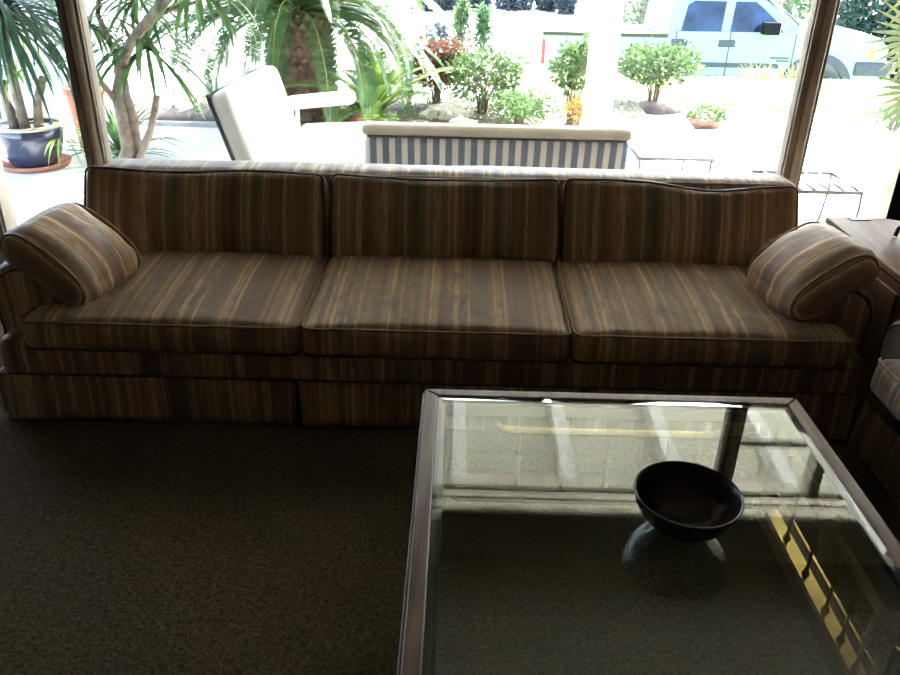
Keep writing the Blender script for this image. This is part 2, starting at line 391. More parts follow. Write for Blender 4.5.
# ================================================================== SOFA
sofa = empty('sofa', (0, 0, 0), 'long three-seat sofa in striped tan and brown fabric in front of the window', 'sofa')
def arm_mesh(x0, x1, y0, y1, z0, z1, outer):
    """padded arm: straight inner side, top roll swelling towards outer side"""
    mb = MB(); secs = []; w = x1-x0
    n = 28; ys = [y0+.0, y0+.006, y0+.02, y0+.045, y0+.08] + [y0+.08+(y1-y0-.08)*i/10 for i in range(1, 11)]
    for yi, y in enumerate(ys):
        inset = (.045, .026, .011, .003, 0)[yi] if yi < 5 else 0
        pr = []
        cx = (x0+x1)/2; hw = w/2
        rz = z1-hw*.85
        pts = [(-hw*.93, z0), (-hw*.93, rz-.12), (-hw*.97, rz-.05)]
        for a in range(0, 181, 12):
            t = math.radians(180-a); pts.append((math.cos(t)*hw*1.03, rz+math.sin(t)*hw*.85))
        pts += [(hw*.97, rz-.05), (hw*.93, rz-.12), (hw*.93, z0)]
        for (px, pz) in pts:
            sx = 1-inset/hw; zz = pz if pz < z0+.01 else pz-inset*(pz-z0)/(z1-z0)
            yy = y + .006*noise.noise(Vector((px*9, y*9, pz*9)))
            pr.append((cx+px*sx, yy, zz))
        secs.append(pr)
    k = len(secs[0]); vs = [p for s_ in secs for p in s_]; fs = []
    for i in range(len(secs)-1):
        for j in range(k-1): fs.append((i*k+j, i*k+j+1, (i+1)*k+j+1, (i+1)*k+j))
    fs.append(tuple(range(k))[::-1]); fs.append(tuple((len(secs)-1)*k+j for j in range(k)))
    mb.add(vs, fs, 0, True)
    welt = [(p[0], p[1]-.002, p[2]) for p in secs[1]]
    return mb, welt
def arm_at(parent, x0, x1, y0, y1, z0, z1, m):
    mb, welt = arm_mesh(x0, x1, y0, y1, z0, z1, 0)
    o = fixn(mb.build('arm', m, parent))
    w = MB().tube(welt, .0045, 6); w.build('piping', M['welt_d'], o)
    return o
arm_at(sofa, -1.625, -1.335, 2.46, 3.27, .20, .56, M['fab'])
arm_at(sofa, 1.16, 1.45, 2.46, 3.27, .20, .56, M['fab'])
# base rail
mb = MB().box(-1.61, 1.44, 2.375, 3.29, .17, .305); weld(rbox(2.98, .90, .15, .02, 60, 12, 4, 0, wr=.002).build('base_rail', M['fab'], sofa)).location = (-.085, 2.818, .235)
# skirt panels with flare and kick pleats
def skirt(parent, pts, z0, z1, m, name='skirt_panel', flare=.012):
    """pts: plan polyline (x,y) with outward normal on the right-hand side when walking"""
    mb = MB(); dense = []
    for i in range(len(pts)-1):
        a = Vector(pts[i]); b = Vector(pts[i+1]); k = max(2, int((b-a).length/.025))
        for j in range(k+(1 if i == len(pts)-2 else 0)): dense.append((a.lerp(b, j/k), (b-a).normalized()))
    L = len(dense); nz = 7; vs = []
    for i, (p, d) in enumerate(dense):
        nrm = Vector((d.y, -d.x)); e = min(i, L-1-i)/6
        for j in range(nz):
            t = j/(nz-1); off = flare*(1-t)*(1.0+.9*noise.noise(Vector((p.x*5, p.y*5, 0)))) + (.012*(1-t)*math.exp(-e*1.3))
            ex = 0
            if i < 4: ex = .012*(1-t)*(1-i/4)
            if i > L-5: ex = -.012*(1-t)*(1-(L-1-i)/4)
            q = p+nrm*off+d*ex
            vs.append((q.x, q.y, z0+(z1-z0)*t+ (0.004*noise.noise(Vector((p.x*4, p.y*4, 3))) if j == 0 else 0)))
    fs = [(i*nz+j, (i+1)*nz+j, (i+1)*nz+j+1, i*nz+j+1) for i in range(L-1) for j in range(nz-1)]
    mb.add(vs, fs, 0, True); return mb.build(name, m, parent, solid=.006)
SY = 2.362
skirt(sofa, [(-1.590, 3.27), (-1.590, SY)], .012, .185, M['fab_l'])
skirt(sofa, [(-1.588, SY), (-.548, SY)], .012, .185, M['fab'])
skirt(sofa, [(-.542, SY), (.405, SY)], .012, .185, M['fab'])
skirt(sofa, [(.411, SY), (1.405, SY)], .012, .185, M['fab'])
skirt(sofa, [(1.408, SY), (1.408, 3.27)], .012, .185, M['fab_l'])
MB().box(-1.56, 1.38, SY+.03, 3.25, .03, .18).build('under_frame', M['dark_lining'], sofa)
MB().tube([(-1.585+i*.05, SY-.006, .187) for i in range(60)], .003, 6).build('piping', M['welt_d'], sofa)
# back frame
o = weld(rbox(2.86, .20, .52, .045, 60, 6, 10, .006, wr=.004).build('back_frame', M['fab_b'], sofa)); o.location = (-.055, 3.205, .45)
w = MB().tube([(x-1.44+.0, 3.115, .704) for x in [i*.05 for i in range(56)]], .0045, 6); w.build('piping', M['welt'], sofa)
# seat cushions
def seat(x0, x1, tl, tr, seed, m=M['fab']):
    W = x1-x0; D = .66; cx = (x0+x1)/2; cy = 2.325+D/2; h = .115
    def sm(t): t = max(0, min(1, t)); return t*t*(3-2*t)
    def warp(p):
        y = p.y+cy; k = sm((y-2.43)/.06)
        if tl: lo = -W/2+tl*k; p.x = lo+(p.x+W/2)*(W/2-lo)/W
        if tr: hi = W/2-tr*k; p.x = -W/2+(p.x+W/2)*(hi+W/2)/W
        p.z += .018*sm((p.y+D/2)/D)       # rises slightly towards the back
        return p
    o = weld(rbox(W, D, h, .03, 48, 34, 6, .03, warp, seed, .005).build('seat_cushion', m, sofa)); o.location = (cx, cy, .352)
    for zz, off, nm in ((h/2-.006, .002, 'piping'), (-h/2+.008, .002, 'piping')):
        pts = [tuple(warp(Vector((a, b, zz+.0025*noise.noise(Vector((a*6, b*6, seed))))))) for a, b in rrect(W/2-.001, D/2-.001, .035)]
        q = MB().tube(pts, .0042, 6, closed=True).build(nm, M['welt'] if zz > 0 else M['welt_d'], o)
    return o
seat(-1.455, -.522, .115, 0, 1.0); seat(-.512, .385, 0, 0, 4.2); seat(.395, 1.325, 0, .165, 7.7)
# back cushions
def backc(x0, x1, seed, sag, h=.345, m=M['fab_b']):
    W = x1-x0; T = .135
    def warp(p):
        t = p.y/(h/2)      # local y = up the cushion
        if t > 0: p.y -= sag(p.x/(W/2))*t
        p.x *= 1-.012*max(0, t)
        return p
    o = weld(rbox(W, h, T, .026, 44, 22, 7, .030, warp, seed, .006).build('back_cushion', m, sofa))
    o.rotation_euler = (math.radians(90-22), 0, 0); o.location = ((x0+x1)/2, 3.035, .553)
    pts = [tuple(warp(Vector((a, b, T/2-.006+.003*noise.noise(Vector((a*6, b*6, seed))))))) for a, b in rrect(W/2-.002, h/2-.002, .026)]
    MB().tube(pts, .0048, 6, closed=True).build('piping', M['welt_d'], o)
    return o
backc(-1.478, -.526, 11., lambda u: .006+.012*math.sin((u+1)*2.2)**2, .355)
backc(-.505, .398, 13., lambda u: .006+.014*(1-u*u))
backc(.413, 1.335, 17., lambda u: .004+.032*math.exp(-((u-.25)/.42)**2)+.01*max(0, u))

# throw pillows: local x = long section axis, y = stripes axis (depth), z = thickness
def pillow(label, loc, rot, W, D, T, seed):
    t = empty('throw_pillow', (0, 0, 0), label, 'pillow', 'striped throw pillows on the sofa arms')
    def warp(p):
        k = 1-.10*(abs(p.y)/(D/2))**3; p.z *= 1-.28*(abs(p.x)/(W/2))**2.2; return p
    o = weld(rbox(W, D, T, T*.42, 28, 28, 10, .03, warp, seed, .009).build('cushion_body', M['fab_y'], t))
    for s_ in (-1, 1):
        pts = []
        for a, b in rrect(W/2-.012, T/2-.006, T*.40):
            q = warp(Vector((a, s_*(D/2-.020), b*(1+.18*(1-(a/(W/2))**2))))); pts.append(tuple(q))
        MB().tube(pts, .0045, 6, closed=True).build('piping', M['welt'], o)
    t.location = loc; t.rotation_euler = rot
    return t
pillow('striped pillow leaning on the left arm of the sofa', (-1.362, 2.60, .542), (math.radians(4), math.radians(34), math.radians(-14)), .36, .34, .15, 3.)
pillow('striped pillow leaning on the right arm of the sofa', (1.243, 2.60, .545), (math.radians(4), math.radians(-34), math.radians(10)), .345, .33, .15, 9.)

# ================================================================== COFFEE TABLE
TX0, TX1, TY0, TY1, TZ = -.084, .996, .892, 1.972, .40
tcx, tcy = (TX0+TX1)/2, (TY0+TY1)/2
tab = empty('coffee_table', (tcx, tcy, 0), 'square walnut coffee table with glass top and brass galleries below, in front of sofa', 'coffee table')
hw = (TX1-TX0)/2
def ring(mb, o0, o1, z0, z1, mi=0, sides=((0, 1), (0, -1), (1, 0), (-1, 0))):
    for sx, sy in sides:
        if sx == 0:
            a = [(-o0, sy*o0), (o0, sy*o0), (o1, sy*o1), (-o1, sy*o1)]
        else:
            a = [(sx*o0, -o0), (sx*o0, o0), (sx*o1, o1), (sx*o1, -o1)]
        if sy == 1 or sx == 1: a = a[::-1] if sy == 1 else a[::-1]
        mb.hexa([(x, y, z0) for x, y in a]+[(x, y, z1) for x, y in a], mi)
mb = MB(); ring(mb, hw, hw-.040, TZ-.055, TZ); fixn(mb.build('top_frame', M['twood'], tab, bevel=.006, seg=3))
mb = MB(); ring(mb, hw+.007, hw-.002, TZ-.030, TZ-.018); fixn(mb.build('edge_bead', M['twood'], tab, bevel=.003))
mb = MB(); ring(mb, hw-.040, hw-.052, TZ-.05, TZ-.008); ring(mb, hw-.052, hw-.064, TZ-.05, TZ-.0155); fixn(mb.build('rabbet', M['tedge'], tab))
# bevelled glass
g = hw-.0405; bw = .022; zt = TZ+.001; th = .011
def sq(r, z): return [(-r, -r, z), (r, -r, z), (r, r, z), (-r, r, z)]
vs = sq(g, zt-th)+sq(g, zt-.0030)+sq(g-bw, zt)
fs = [(3, 2, 1, 0), (8, 9, 10, 11)]
for k in (0, 4):
    for i in range(4): fs.append((k+i, k+(i+1) % 4, k+4+(i+1) % 4, k+4+i))
MB().add(vs, fs).build('glass_top', M['tglass'], tab)
# legs and lower shelf rails
for sx in (-1, 1):
    for sy in (-1, 1):
        cx, cy = sx*(hw-.036), sy*(hw-.036)
        l = MB().box(cx-.027, cx+.027, cy-.027, cy+.027, 0, TZ-.055).build('leg', M['twood'], tab, bevel=.005)
mb = MB(); ring(mb, hw-.012, hw-.098, .065, .112, 0, ((0, 1), (1, 0))); ring(mb, hw-.001, hw-.026, .065, .112, 0, ((0, -1), (-1, 0))); fixn(mb.build('lower_frame', M['twood'], tab, bevel=.004))
mb = MB(); ring(mb, hw-.052, hw-.088, .112, .1165, 0, ((1, 0),)); ring(mb, hw-.024, hw-.031, .112, .121, 0, ((1, 0),)); fixn(mb.build('brass_inlay', M['brass'], tab))
gr = hw-.070
def gal(k):
    a = k*PI/2; ca, sa = math.cos(a), math.sin(a)
    def T(u, v, z): x, y = v, -u; return (x*ca-y*sa, x*sa+y*ca, z)     # u along the rail, v outwards
    z1 = .306
    prof = [(-.335, z1+.030), (-.325, z1+.018), (-.307, z1+.006), (-.28, z1)]+[(-.28+.56*i/8, z1) for i in range(1, 8)]+[(.28, z1), (.307, z1+.006), (.325, z1+.018), (.335, z1+.030)]
    mb = MB(); vs = []
    for (u, z) in prof:
        for dv, dz in ((-.011, -.002), (.011, -.002), (.011, .002), (-.011, .002)): vs.append(T(u, gr+dv*1.5, z+dz))
    fs = []
    for i in range(len(prof)-1):
        for j in range(4): fs.append((i*4+j, i*4+(j+1) % 4, (i+1)*4+(j+1) % 4, (i+1)*4+j))
    fs.append((3, 2, 1, 0)); q = (len(prof)-1)*4; fs.append((q, q+1, q+2, q+3))
    mb.add(vs, fs); fixn(mb.build('brass_rail', M['brass'], tab))
    for u in (-.26, -.125, 0, .09, .17, .26):
        m2 = MB(); c = T(u, gr, 0)
        m2.lathe([(.008, .112), (.011, .118), (.007, .126), (.0045, .135), (.0045, .195), (.010, .203), (.012, .209), (.010, .215), (.0045, .223), (.0045, .29), (.007, z1-.002)], (c[0], c[1], 0), 12)
        m2.build('spindle', M['brass_d'], tab)
for k in range(2): gal(k)

# bowl
bw_ = empty('bowl', (.518, 1.385, TZ+.001), 'round dark wooden bowl standing on the glass table top', 'bowl')
prof = [(.001, 0), (.030, .0), (.034, .004), (.052, .010), (.078, .028), (.099, .052), (.111, .075), (.1165, .098), (.1165, .101), (.1135, .1015), (.111, .099), (.105, .076), (.093, .054), (.072, .032), (.045, .017), (.02, .012), (.001, .0115)]
MB().lathe(prof, (0, 0, 0), 64).build('bowl_body', M['bowl'], bw_)
MB().lathe([(.1165, .0985), (.1172, .1005), (.1155, .1025), (.1133, .1015), (.1138, .099)], (0, 0, 0), 64, closed=True).build('rim', M['bowl'], bw_)

# ================================================================== CHEST + PICTURE ON EASEL
chest = empty('chest', (1.85, 2.72, 0), 'low brown wooden chest beside the right arm of the sofa', 'chest')
MB().box(1.485, 2.36, 2.40, 3.03, .06, .565).build('body', M['chest_side'], chest, bevel=.004).location = (-1.85, -2.72, 0)
MB().box(1.468, 2.38, 2.385, 3.045, .575, .60).build('top', M['chest'], chest, bevel=.006, seg=3).location = (-1.85, -2.72, 0)
MB().box(1.478, 2.37, 2.393, 3.037, .565, .575).build('shadow_reveal', M['dark_lining'], chest).location = (-1.85, -2.72, 0)
MB().box(1.50, 2.34, 2.42, 3.01, 0, .06).build('plinth', M['dark_lining'], chest).location = (-1.85, -2.72, 0)
MB().box(1.475, 1.485, 2.44, 2.99, .10, .53).build('side_panel', M['chest_side'], chest, bevel=.004).location = (-1.85, -2.72, 0)
MB().box(1.55, 1.63, 3.005, 3.04, .6005, .603).build('hinge', M['black'], chest, bevel=.001).location = (-1.85, -2.72, 0)
ez = empty('picture_easel', (1.73, 2.82, .601), 'small black tabletop easel on the wooden chest', 'easel', rz=math.radians(-28))
MB().tube([(-.085, -.05, 0.005), (-.08, -.035, .03), (-.055, -.01, .05), (-.02, .03, .19)], [.008, .009, .011, .006], 8).build('leg', M['black'], ez)
MB().tube([(.085, -.05, 0.005), (.08, -.035, .03), (.055, -.01, .05), (.02, .03, .19)], [.008, .009, .011, .006], 8).build('leg', M['black'], ez)
MB().tube([(0, .13, 0.005), (0, .04, .18)], [.008, .006], 8).build('leg', M['black'], ez)
MB().box(-.075, .075, -.035, -.012, .045, .055).build('ledge', M['black'], ez, bevel=.002)
pf = empty('picture_frame', (1.73, 2.82, .601), 'dark framed picture propped on the small black easel', 'picture', rz=math.radians(-28))
pfm = Matrix.Rotation(math.radians(-16), 4, 'X')
def leanbox(x0, x1, y0, y1, z0, z1):
    mb = MB().box(x0, x1, y0, y1, z0, z1); mb.v = [tuple(pfm @ Vector(v)+Vector((0, -.03, .058))) for v in mb.v]; return mb
for a in ((-.13, -.105, 0, .018, 0, .30), (.105, .13, 0, .018, 0, .30), (-.105, .105, 0, .018, 0, .025), (-.105, .105, 0, .018, .275, .30)):
    leanbox(*a).build('frame_rail', M['black'], pf)
leanbox(-.105, .105, .004, .014, .025, .275).build('print', M['print'], pf)

# ================================================================== LOVESEAT AT THE RIGHT (built in place, faces left)
lv = empty('loveseat', (0, 0, 0), 'matching striped loveseat at the right edge, facing the coffee table', 'sofa')
o = weld(rbox(.86, 1.70, .15, .02, 12, 40, 4, 0, wr=.002).build('base_rail', M['fab_l'], lv)); o.location = (1.90, 1.40, .235)
arm2 = fixn(arm_mesh(0, .26, 0, .80, .20, .54, 0)[0].build('arm', M['fab_l'], lv)); arm2.rotation_euler = (0, 0, -PI/2); arm2.location = (1.44, 2.27, 0)
q = MB().tube(arm_mesh(0, .26, 0, .80, .20, .54, 0)[1], .0045, 6).build('piping', M['welt_d'], arm2)
arm3 = fixn(arm_mesh(0, .26, 0, .80, .20, .54, 0)[0].build('arm', M['fab_l'], lv)); arm3.rotation_euler = (0, 0, -PI/2); arm3.location = (1.44, .80, 0)
skirt(lv, [(2.32, 2.262), (1.462, 2.262)], .012, .185, M['fab'])
skirt(lv, [(1.455, 2.258), (1.455, 1.41)], .012, .185, M['fab_l'])
skirt(lv, [(1.455, 1.402), (1.455, .55)], .012, .185, M['fab_l'])
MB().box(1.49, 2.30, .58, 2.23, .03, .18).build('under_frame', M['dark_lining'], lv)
o = weld(rbox(.20, 1.66, .52, .045, 6, 40, 10, .006, wr=.004).build('back_frame', M['fab_l'], lv)); o.location = (2.24, 1.40, .45)
def seat2(y0, y1, n_, f_, seed):
    D = y1-y0; Wd = .70; h = .12
    def warp(p):
        k = max(0, min(1, (p.x+Wd/2-.09)/.07)); k = k*k*(3-2*k)
        if n_: p.y = -D/2+(p.y+D/2)*(D-.10*k)/D
        if f_: p.y = D/2-(D/2-p.y)*(D-.10*k)/D
        return p
    o = weld(rbox(Wd, D, h, .032, 34, 34, 6, .03, warp, seed, .005).build('seat_cushion', M['fab_l'], lv)); o.location = (1.35+Wd/2, (y0+y1)/2, .375)
    pts = [tuple(warp(Vector((a, b, h/2-.006)))) for a, b in rrect(Wd/2-.001, D/2-.001, .035)]
    MB().tube(pts, .0045, 6, closed=True).build('piping', M['welt'], o)
seat2(1.405, 2.105, 1, 0, 2.); seat2(.70, 1.395, 0, 1, 6.)
for (y0, y1, sd) in ((1.405, 2.005, 21.), (.80, 1.395, 25.)):
    o = weld(rbox(.135, y1-y0, .34, .04, 7, 30, 20, .02, None, sd, .006).build('back_cushion', M['fab_l'], lv)); o.location = (2.07, (y0+y1)/2, .60); o.rotation_euler = (0, math.radians(14), 0)

lv.location = (-.04, .075, 0)
# ================================================================== OUTSIDE: GROUND
struct(MB().box(-4.2, 9., YW+.09, 7.08, -.12, 0.).build('patio_slab', M['concrete']))
struct(MB().box(2.03, 2.92, 7.04, 7.3, -.1, .03).build('stepping_slab', M['concrete'], bevel=.004))
struct(MB().box(-12, -4.2, YW+.09, 7.08, -.2, -.02).build('side_yard', M['concrete']))
def ground_strip(name, m, rows, x0, x1, nx=40, amp=.02):
    mb = MB(); vs = []; fs = []
    for (y, z) in rows:
        for i in range(nx+1):
            x = x0+(x1-x0)*i/nx; vs.append((x, y, z+amp*noise.noise(Vector((x*.5, y*.5, 0)))))
    for r_ in range(len(rows)-1):
        for i in range(nx): a = r_*(nx+1)+i; fs.append((a, a+1, a+nx+2, a+nx+1))
    mb.add(vs, fs, 0, True); return struct(mb.build(name, m, solid=.02))
ground_strip('lawn', M['lawn'], [(8.45, -.01), (9.2, -.005), (10., -.01), (10.7, -.03), (11.4, -.25), (12.2, -.85), (12.6, -1.16)], .4, 14, 50)
ground_strip('front_yard', M['street'], [(8.9, -.02), (10.4, -.03), (11., -.15), (12.2, -.85), (12.6, -1.16)], -14, .4, 30)
struct(MB().box(1.75, 14, 7.10, 8.5, -.12, -.015).build('garden_path', M['concrete']))
struct(MB().box(-40, 45, 12.55, 30.6, -1.35, -1.155).build('street', M['street']))
struct(MB().box(-40, 45, 30.6, 30.85, -1.35, -1.0).build('far_curb', M['curb'], bevel=.03))
ground_strip('far_bank', M['bank'], [(30.85, -1.02), (33, -.95), (36, -.3), (40, 1.5), (48, 4.2)], -40, 45, 40, .3)
# planting bed with soil, gravel
ground_strip('planting_bed', M['soil'], [(7.09, -.01), (7.3, .03), (7.9, .06), (8.6, .04), (8.9, -.02)], -3.2, 1.78, 60, .05)
struct(MB().box(-3.2, 1.75, 7.06, 7.13, -.1, .035).build('bed_edging', M['curb'], bevel=.01))
# garden wall at left
struct(MB().box(-14, -3.2, 7.08, 8.98, -.2, -.01).build('side_ground', M['street']))
struct(MB().box(-8., -3.22, 7.3, 7.42, -.1, 1.6).build('garden_wall', M['wall_out']))
# patio roof: boards, rafters, beam, pillar
RZ = lambda y: 2.40-.045*(y-3.6)
pr_ = empty('patio_roof', (0, 0, 0)); struct(pr_, 'white painted patio cover of boards on rafters outside the window')
mb = MB()
yb = 3.64
while yb < 6.9:
    a, b = yb, yb+.192
    mb.hexa([(-4.3, a, RZ(a)+.0), (6., a, RZ(a)+.0), (6., b, RZ(b)+.0), (-4.3, b, RZ(b)+.0), (-4.3, a, RZ(a)+.025), (6., a, RZ(a)+.025), (6., b, RZ(b)+.025), (-4.3, b, RZ(b)+.025)])
    yb += .2
mb.build('roof_boards', M['white_board'], pr_)
MB().hexa([(-4.3, 3.64, RZ(3.64)+.026), (6., 3.64, RZ(3.64)+.026), (6., 6.9, RZ(6.9)+.026), (-4.3, 6.9, RZ(6.9)+.026), (-4.3, 3.64, RZ(3.64)+.04), (6., 3.64, RZ(3.64)+.04), (6., 6.9, RZ(6.9)+.04), (-4.3, 6.9, RZ(6.9)+.04)]).build('roof_deck', M['seam'], pr_)
for i in range(-5, 8):
    x = .045+.70*i; a, b = 3.64, 6.85
    MB().hexa([(x-.045, a, RZ(a)-.12), (x+.045, a, RZ(a)-.12), (x+.045, b, RZ(b)-.12), (x-.045, b, RZ(b)-.12), (x-.045, a, RZ(a)), (x+.045, a, RZ(a)), (x+.045, b, RZ(b)), (x-.045, b, RZ(b))]).build('rafter', M['white'], pr_)
MB().box(-4.3, 6., 6.25, 6.37, RZ(6.3)-.26, RZ(6.3)-.12).build('roof_beam', M['white_board'], pr_, bevel=.01)
struct(MB().box(.97, 1.17, 6.22, 6.42, 0, RZ(6.3)-.26).box(.95, 1.19, 6.2, 6.44, 0, .12).build('patio_pillar', M['white'], bevel=.008))

# ================================================================== OUTSIDE FURNITURE
# striped patio bench seen from behind
bn = empty('patio_bench', (.18, 4.1, 0), 'patio bench with blue and cream striped back cushion, back turned to window', 'bench')
def fr(mb, name, m, p, **k): return mb.build(name, m, p, **k)
for sx in (-1, 1):
    MB().tube([(sx*.62, -.12, 0), (sx*.62, -.10, .40), (sx*.62, -.16, .66)], .014, 8).build('leg', M['iron'], bn)
    MB().tube([(sx*.62, .50, 0), (sx*.62, .50, .40)], .014, 8).build('leg', M['iron'], bn)
    MB().tube([(sx*.62, -.12, .40), (sx*.62, .50, .40)], .013, 8).build('seat_rail', M['iron'], bn)
o = weld(rbox(1.24, .58, .11, .04, 40, 18, 5, .015, None, 31., .003).build('seat_cushion', M['stripe'], bn)); o.location = (0, .20, .46)
o = weld(rbox(1.31, .09, .33, .03, 50, 6, 14, .006, None, 33., .003).build('back_cushion', M['stripe'], bn)); o.location = (0, -.145, .525); o.rotation_euler = (math.radians(8), 0, 0)
o = weld(rbox(1.33, .115, .055, .026, 50, 8, 6, 0, None, 35., .002).build('top_roll', M['cream'], bn)); o.location = (0, -.165, .712)
MB().tube([(-.635, -.215, .685), (.635, -.215, .685)], .006, 8).build('piping', M['navy'], bn)

# white loveseat facing right, far left of window
ws = empty('patio_loveseat', (-1.13, 4.75, 0), 'white cushioned patio loveseat seen from its end, left of the striped bench', 'patio loveseat', rz=math.radians(-3))
def wbox(name, w, d, h, r, loc, rot, m, seed, cr=.015):
    o = weld(rbox(w, d, h, r, 16, 24, 12, cr, None, seed, .003).build(name, m, ws)); o.location = loc; o.rotation_euler = rot; return o
wbox('back_cushion', .12, .98, .52, .04, (-.04, -.05, .558), (0, math.radians(-17), 0), M['cush'], 41.)
wbox('back_panel', .020, .99, .53, .009, (-.095, -.05, .548), (0, math.radians(-17), 0), M['navy'], 42., 0)
wbox('seat_cushion', .66, 1.12, .14, .04, (.38, .02, .38), (0, math.radians(-3), 0), M['cush'], 43.)
for sy in (-1, 1):
    if sy > 0:
        wbox('armrest', .46, .10, .085, .035, (.19, sy*.52, .595), (0, math.radians(-7), 0), M['cush'], 44+sy, 0)
        MB().tube([(.03, sy*.52, .58), (.03, sy*.52, .30), (.03, sy*.52, 0)], .014, 8).build('leg', M['white'], ws)
        MB().tube([(.0, sy*.52, .56), (-.04, sy*.52, .30), (-.08, sy*.52, 0)], .014, 8).build('leg', M['white'], ws)
    else:
        MB().tube([(.64, sy*.5, .32), (.64, sy*.5, 0)], .014, 8).build('leg', M['white'], ws)
        MB().tube([(-.0, sy*.5, .32), (-.05, sy*.5, 0)], .014, 8).build('leg', M['white'], ws)
MB().box(.02, .70, -.54, .58, .28, .31).build('seat_frame', M['white'], ws, bevel=.006)

# low white-topped table
lt = empty('patio_table', (1.245, 5.05, 0), 'long low patio table with white top and grey metal frame beside the bench', 'table')
MB().box(-.215, .215, -.52, .53, .437, .452).build('table_top', M['white'], lt, bevel=.004)
MB().tube([(-.215, -.53, .444), (.215, -.53, .444), (.215, .54, .444), (-.215, .54, .444)], .012, 8, closed=True).build('top_rim', M['iron'], lt)
for sx, sy in ((-1, -.53), (1, -.53), (1, .54), (-1, .54)):
    MB().tube([(sx*.205, sy, .44), (sx*.205, sy, 0)], .008, 8).build('leg', M['iron'], lt)
MB().tube([(.045, -.53, .44), (.045, -.53, 0)], .006, 8).build('brace', M['iron'], lt)
MB().tube([(-.205, -.53, .33), (.205, -.53, .33)], .005, 8).build('stretcher', M['iron'], lt)

# slatted wire plant stand
st = empty('slatted_stand', (1.83, 4.09, 0), 'low grey metal stand with slatted top, outside the right window pane', 'stand')
MB().tube([(-.24, -.185, .45), (.205, -.185, .45), (.205, .185, .45), (-.24, .185, .45)], .010, 8, closed=True).build('top_rim', M['iron'], st)
for i in range(1, 6):
    x = -.24+.445*i/6; MB().tube([(x, -.185, .45), (x, .185, .45)], .0075, 6).build('slat', M['iron'], st)
for sx, sy in ((-.24, -.185), (.205, -.185), (-.24, .185), (.205, .185)):
    MB().tube([(sx, sy, .45), (sx+.006, sy, .36), (sx*.97, sy, .22), (sx*.86, sy*.95, .10), (sx*.84, sy*.95, 0)], .007, 8).build('leg', M['iron'], st)

# ================================================================== PLANT BUILDERS
def strap(mb, base, az, el, L, w, droop, n=9, mi=0):
    p = Vector(base); pts = [p.copy()]; d0 = el
    for i in range(n):
        t = (i+1)/n; e = el-droop*t**1.2
        p = p+Vector((math.cos(az)*math.cos(e), math.sin(az)*math.cos(e), math.sin(e)))*(L/n); pts.append(p.copy())
    side = Vector((-math.sin(az), math.cos(az), 0)); vs = []
    for i, q in enumerate(pts):
        t = i/n; ww = w*(.55+.9*t if t < .4 else 1.0*(1-((t-.4)/.6)**1.8)+.02)
        e = el-droop*t**1.2; up = Vector((-math.cos(az)*math.sin(e), -math.sin(az)*math.sin(e), math.cos(e)))
        vs += [q+side*ww/2+up*ww*.18, q, q-side*ww/2+up*ww*.18]
    fs = []
    for i in range(n):
        a = i*3; fs += [(a, a+1, a+4, a+3), (a+1, a+2, a+5, a+4)]
    mb.add(vs, fs, mi, True)
def rosette(mb, c, n, L, w, droop=(1.0, 2.3), el=(-.2, 1.4), rnd=random):
    for i in range(n):
        az = i*2.39996+rnd.uniform(-.2, .2); e = rnd.uniform(*el)
        strap(mb, c, az, e, L*rnd.uniform(.75, 1.1), w*rnd.uniform(.8, 1.15), rnd.uniform(*droop)*(e+1.2)/2.4+.2)
def frond(mb, base, az, el, L, droop, ll=.28, n=34, rach=None, twist=0., lw=.022):
    p = Vector(base); pts = [p.copy()]; es = [el]; K = 12
    for i in range(K):
        t = (i+1)/K; e = el-droop*t**1.4; es.append(e)
        p = p+Vector((math.cos(az)*math.cos(e), math.sin(az)*math.cos(e), math.sin(e)))*(L/K); pts.append(p.copy())
    (rach or mb).tube(pts, [.013*(1-i/K*.85) for i in range(K+1)], 5, 0 if rach else 1)
    side0 = Vector((-math.sin(az), math.cos(az), 0))
    for i in range(n):
        t = .10+.9*i/n; f = t*K; k = min(K-1, int(f)); q = pts[k].lerp(pts[k+1], f-k); e = es[k]
        d = Vector((math.cos(az)*math.cos(e), math.sin(az)*math.cos(e), math.sin(e)))
        up = side0.cross(d)*-1
        l = ll*math.sin(PI*(.12+.86*t))**.6
        for s_ in (-1, 1):
            dirv = (side0*s_*.85+d*.62+up*(.30+twist)).normalized(); dn = (dirv*.9+Vector((0, 0, -.35))).normalized()
            a = q; m_ = q+dirv*l*.55; b = m_+dn*l*.45; wv = d*lw*.5
            mb.add([a-wv*.6, a+wv*.6, m_+wv, m_-wv, b], [(0, 1, 2, 3), (3, 2, 4)], 0, True)
def leaves(mb, c, rad, n, size, rnd, shell=.55, asp=2.0, flatten=1., lower=-1.):
    for _ in range(n):
        while True:
            v = Vector((rnd.uniform(-1, 1), rnd.uniform(-1, 1), rnd.uniform(lower, 1)))
            if .05 < v.length < 1: break
        r = v.length**.5; v = v.normalized()*max(r, shell*rnd.random()**.3)
        p = Vector(c)+Vector((v.x*rad[0], v.y*rad[1], v.z*rad[2]))
        a = (v+Vector((rnd.gauss(0, .6), rnd.gauss(0, .6), rnd.gauss(.1, .5)))).normalized()
        s_ = a.orthogonal().normalized(); s_ = Matrix.Rotation(rnd.uniform(0, 6.3), 3, a) @ s_; nn = a.cross(s_)
        L = size*rnd.uniform(.7, 1.3); w = L/asp/2
        mb.add([p, p+a*L*.5+s_*w+nn*w*.3, p+a*L, p+a*L*.5-s_*w+nn*w*.3], [(0, 1, 2), (0, 2, 3)], 0, False)
